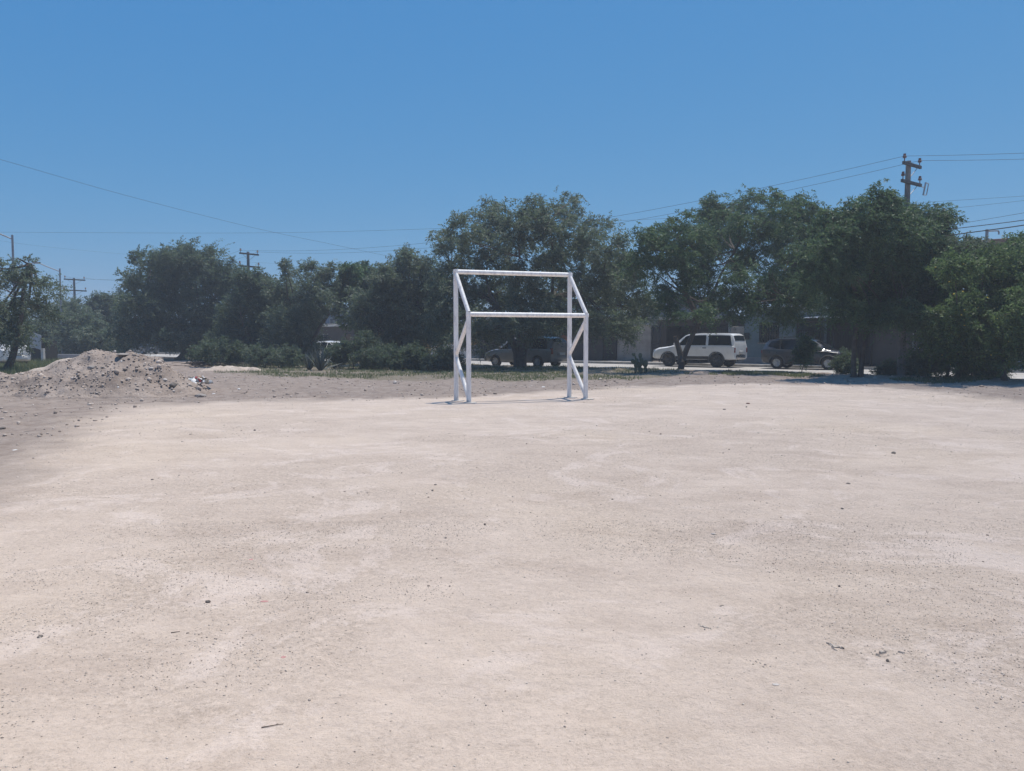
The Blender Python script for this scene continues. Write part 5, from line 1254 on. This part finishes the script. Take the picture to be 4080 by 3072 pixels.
shards('crust_patch', 'ragged patch of lifted crust leftmost on the lower right field', [(2786, 2502, 12), (2796, 2507, 16), (2808, 2511, 18), (2820, 2514, 14), (2832, 2518, 12), (2860, 2512, 11), (2870, 2477, 12), (2848, 2472, 10), (2880, 2426, 10), (2870, 2428, 8), (2810, 2520, 12)], M_crust)
shards('soil_crumbs', 'crumbled darker soil in the middle of the lower right field', [(2975, 2640, 8), (2990, 2646, 10), (3010, 2650, 12), (3030, 2655, 10), (3050, 2662, 12), (3070, 2668, 10), (3000, 2660, 8), (3040, 2670, 9), (3020, 2640, 8)], M_crust)
def twig(label, pts, r):
    P = [ground(u, v) for u, v in pts]; P = [np.array([p[0], p[1], float(gz(p[0], p[1])) + r * 1.4]) for p in P]
    V, F = tube_np(curve_pts(P, 5), np.linspace(r, r * .5, 5 * (len(P) - 1) + 1), 6); MB().add(V, F).build('twig', M_twig, label=label, category='twig')
twig('long bent dry twig on the lower left field', [(1042, 2915), (1075, 2910), (1100, 2905), (1130, 2900)], .0022)
twig('short dry twig near the yellow patch on the lower left field', [(682, 2532), (700, 2529), (718, 2527)], .0025)
twig('dry twig standing out on soil right of the litter pile', [(950, 1538), (985, 1560), (960, 1575)], .012)
# chunks on the heap
for i, (lab, u, v, w, sq, m) in enumerate([
    ('broad flat slab on the crest of the heap of earth', 490, 1416, 44, .28, M_slabst), ('grey square block on the upper left slope of the heap', 365, 1470, 24, .85, M_slabst),
    ('angular dark clod on the lower right slope of the heap', 690, 1540, 36, .6, M_stone), ('white topped rock above the dark clod on the heap', 655, 1517, 18, .8, M_pale_st),
    ('dark clod at mid slope left of the grey block on the heap', 316, 1507, 14, .7, M_stone), ('small pale rock at the top edge of the heap', 458, 1404, 16, .8, M_pale_st),
    ('dark rock on the upper heap right of the grey block', 412, 1467, 12, .7, M_stone), ('pale rock on the lit right shoulder of the heap', 602, 1470, 18, .6, M_pale_st),
    ('pale flat stone low on the right side of the heap', 692, 1560, 17, .4, M_pale_st), ('white bit high on the heap below the flat slab', 485, 1442, 8, .9, M_litter),
    ('white bit in the middle of the heap', 481, 1488, 8, .6, M_litter), ('white square bit low in the middle of the heap', 471, 1544, 9, .7, M_litter)]):
    stone(lab, u, v, w, sq, m, seed=200 + i, on=MD)
stone('dark wedge shaped block at the foot of the litter pile', 800, 1582, 55, .35, M_slabst, 'block', 'stone', 300)
stone('dark crumpled sheet behind the litter pile', 780, 1508, 34, .35, M_stone, 'crumpled_sheet', 'litter', 301)
stone('white plastic piece left of the litter pile', 741, 1546, 16, .4, M_litter, 'plastic_piece', 'litter', 302)
stone('white scrap on soil right of the litter pile', 852, 1571, 13, .3, M_litter, 'scrap', 'litter', 303)
stone('white paper on soil between the litter pile and the grass', 952, 1554, 14, .5, M_litter, 'scrap', 'litter', 304)
# litter pile
lp = ground(783, 1562); pile = thing('litter_pile', 'heap of mixed household litter beside the mound of earth', 'litter pile', (lp[0], lp[1], surf(lp[0], lp[1])))
LM = [M_litter, std('grey_plastic', (0.34, 0.36, 0.38), (0.26, 0.27, 0.29), .6, 9), std('blue_grey_cloth', (0.13, 0.17, 0.22), (0.09, 0.11, 0.15), .8, 9), std('tan_card', (0.45, 0.35, 0.25), (0.36, 0.27, 0.19), .8, 9), std('red_wrapper', (0.40, 0.06, 0.06), (0.3, 0.05, 0.05), .5, 9), M_stone, std('pale_blue_plastic', (0.40, 0.52, 0.58), (0.32, 0.42, 0.48), .5, 9)]
rl = np.random.default_rng(9)
for i in range(60):
    a = rl.uniform(0, 2 * math.pi); r = .36 * math.sqrt(rl.random()); h = .32 * (1 - r / .42)
    me = rock_mesh('litter', rl, 1, rl.uniform(.3, .7), .35, rl.uniform(.07, .19)); m = LM[rl.choice(len(LM), p=[.36, .14, .10, .14, .05, .15, .06])]
    obj('litter', me, m, pile, loc=(r * math.cos(a) * 1.25, r * math.sin(a), h * rl.uniform(.4, 1.0)), rot=tuple(rl.uniform(-.8, .8, 3)))
# brushwood lying under the left tree
bp = ground(850, 1462); br = MB(); rb = np.random.default_rng(14)
for i in range(70):
    c = np.array([rb.normal() * 1.6, rb.normal() * .35, rb.uniform(.02, .25)]); a = rb.normal() * .35; L = rb.uniform(.5, 1.6); d = np.array([math.cos(a), math.sin(a), rb.normal() * .12]) * L / 2
    br.tube([c - d, c + d * .2 + (0, 0, .03), c + d], [.016, .013, .006], 4)
o = br.build('brushwood', M_twig, label='tangle of cut dry branches under the big dark tree', category='brushwood'); o.location = (bp[0], bp[1] , float(gz(bp[0], bp[1])))

# =================================================================== VEIL (added volume standing in for lens glare that lifts the darks)
if VEIL_DENSITY > 0:
    hz = MB().box(-150, 150, -8, 190, -1.2, 13.5).build('glare_veil', None, kind='stuff', label='added thin veil over the field standing in for lens glare', category='glare_veil')
    m, nt, out = nodes_of('glare_veil_volume'); pv = N(nt, 'VolumePrincipled')
    pv.inputs['Color'].default_value = (0.80, 0.88, 1.0, 1); pv.inputs['Density'].default_value = VEIL_DENSITY; pv.inputs['Anisotropy'].default_value = 0.3
    nt.links.new(pv.outputs[0], out.inputs['Volume']); hz.data.materials.append(m)
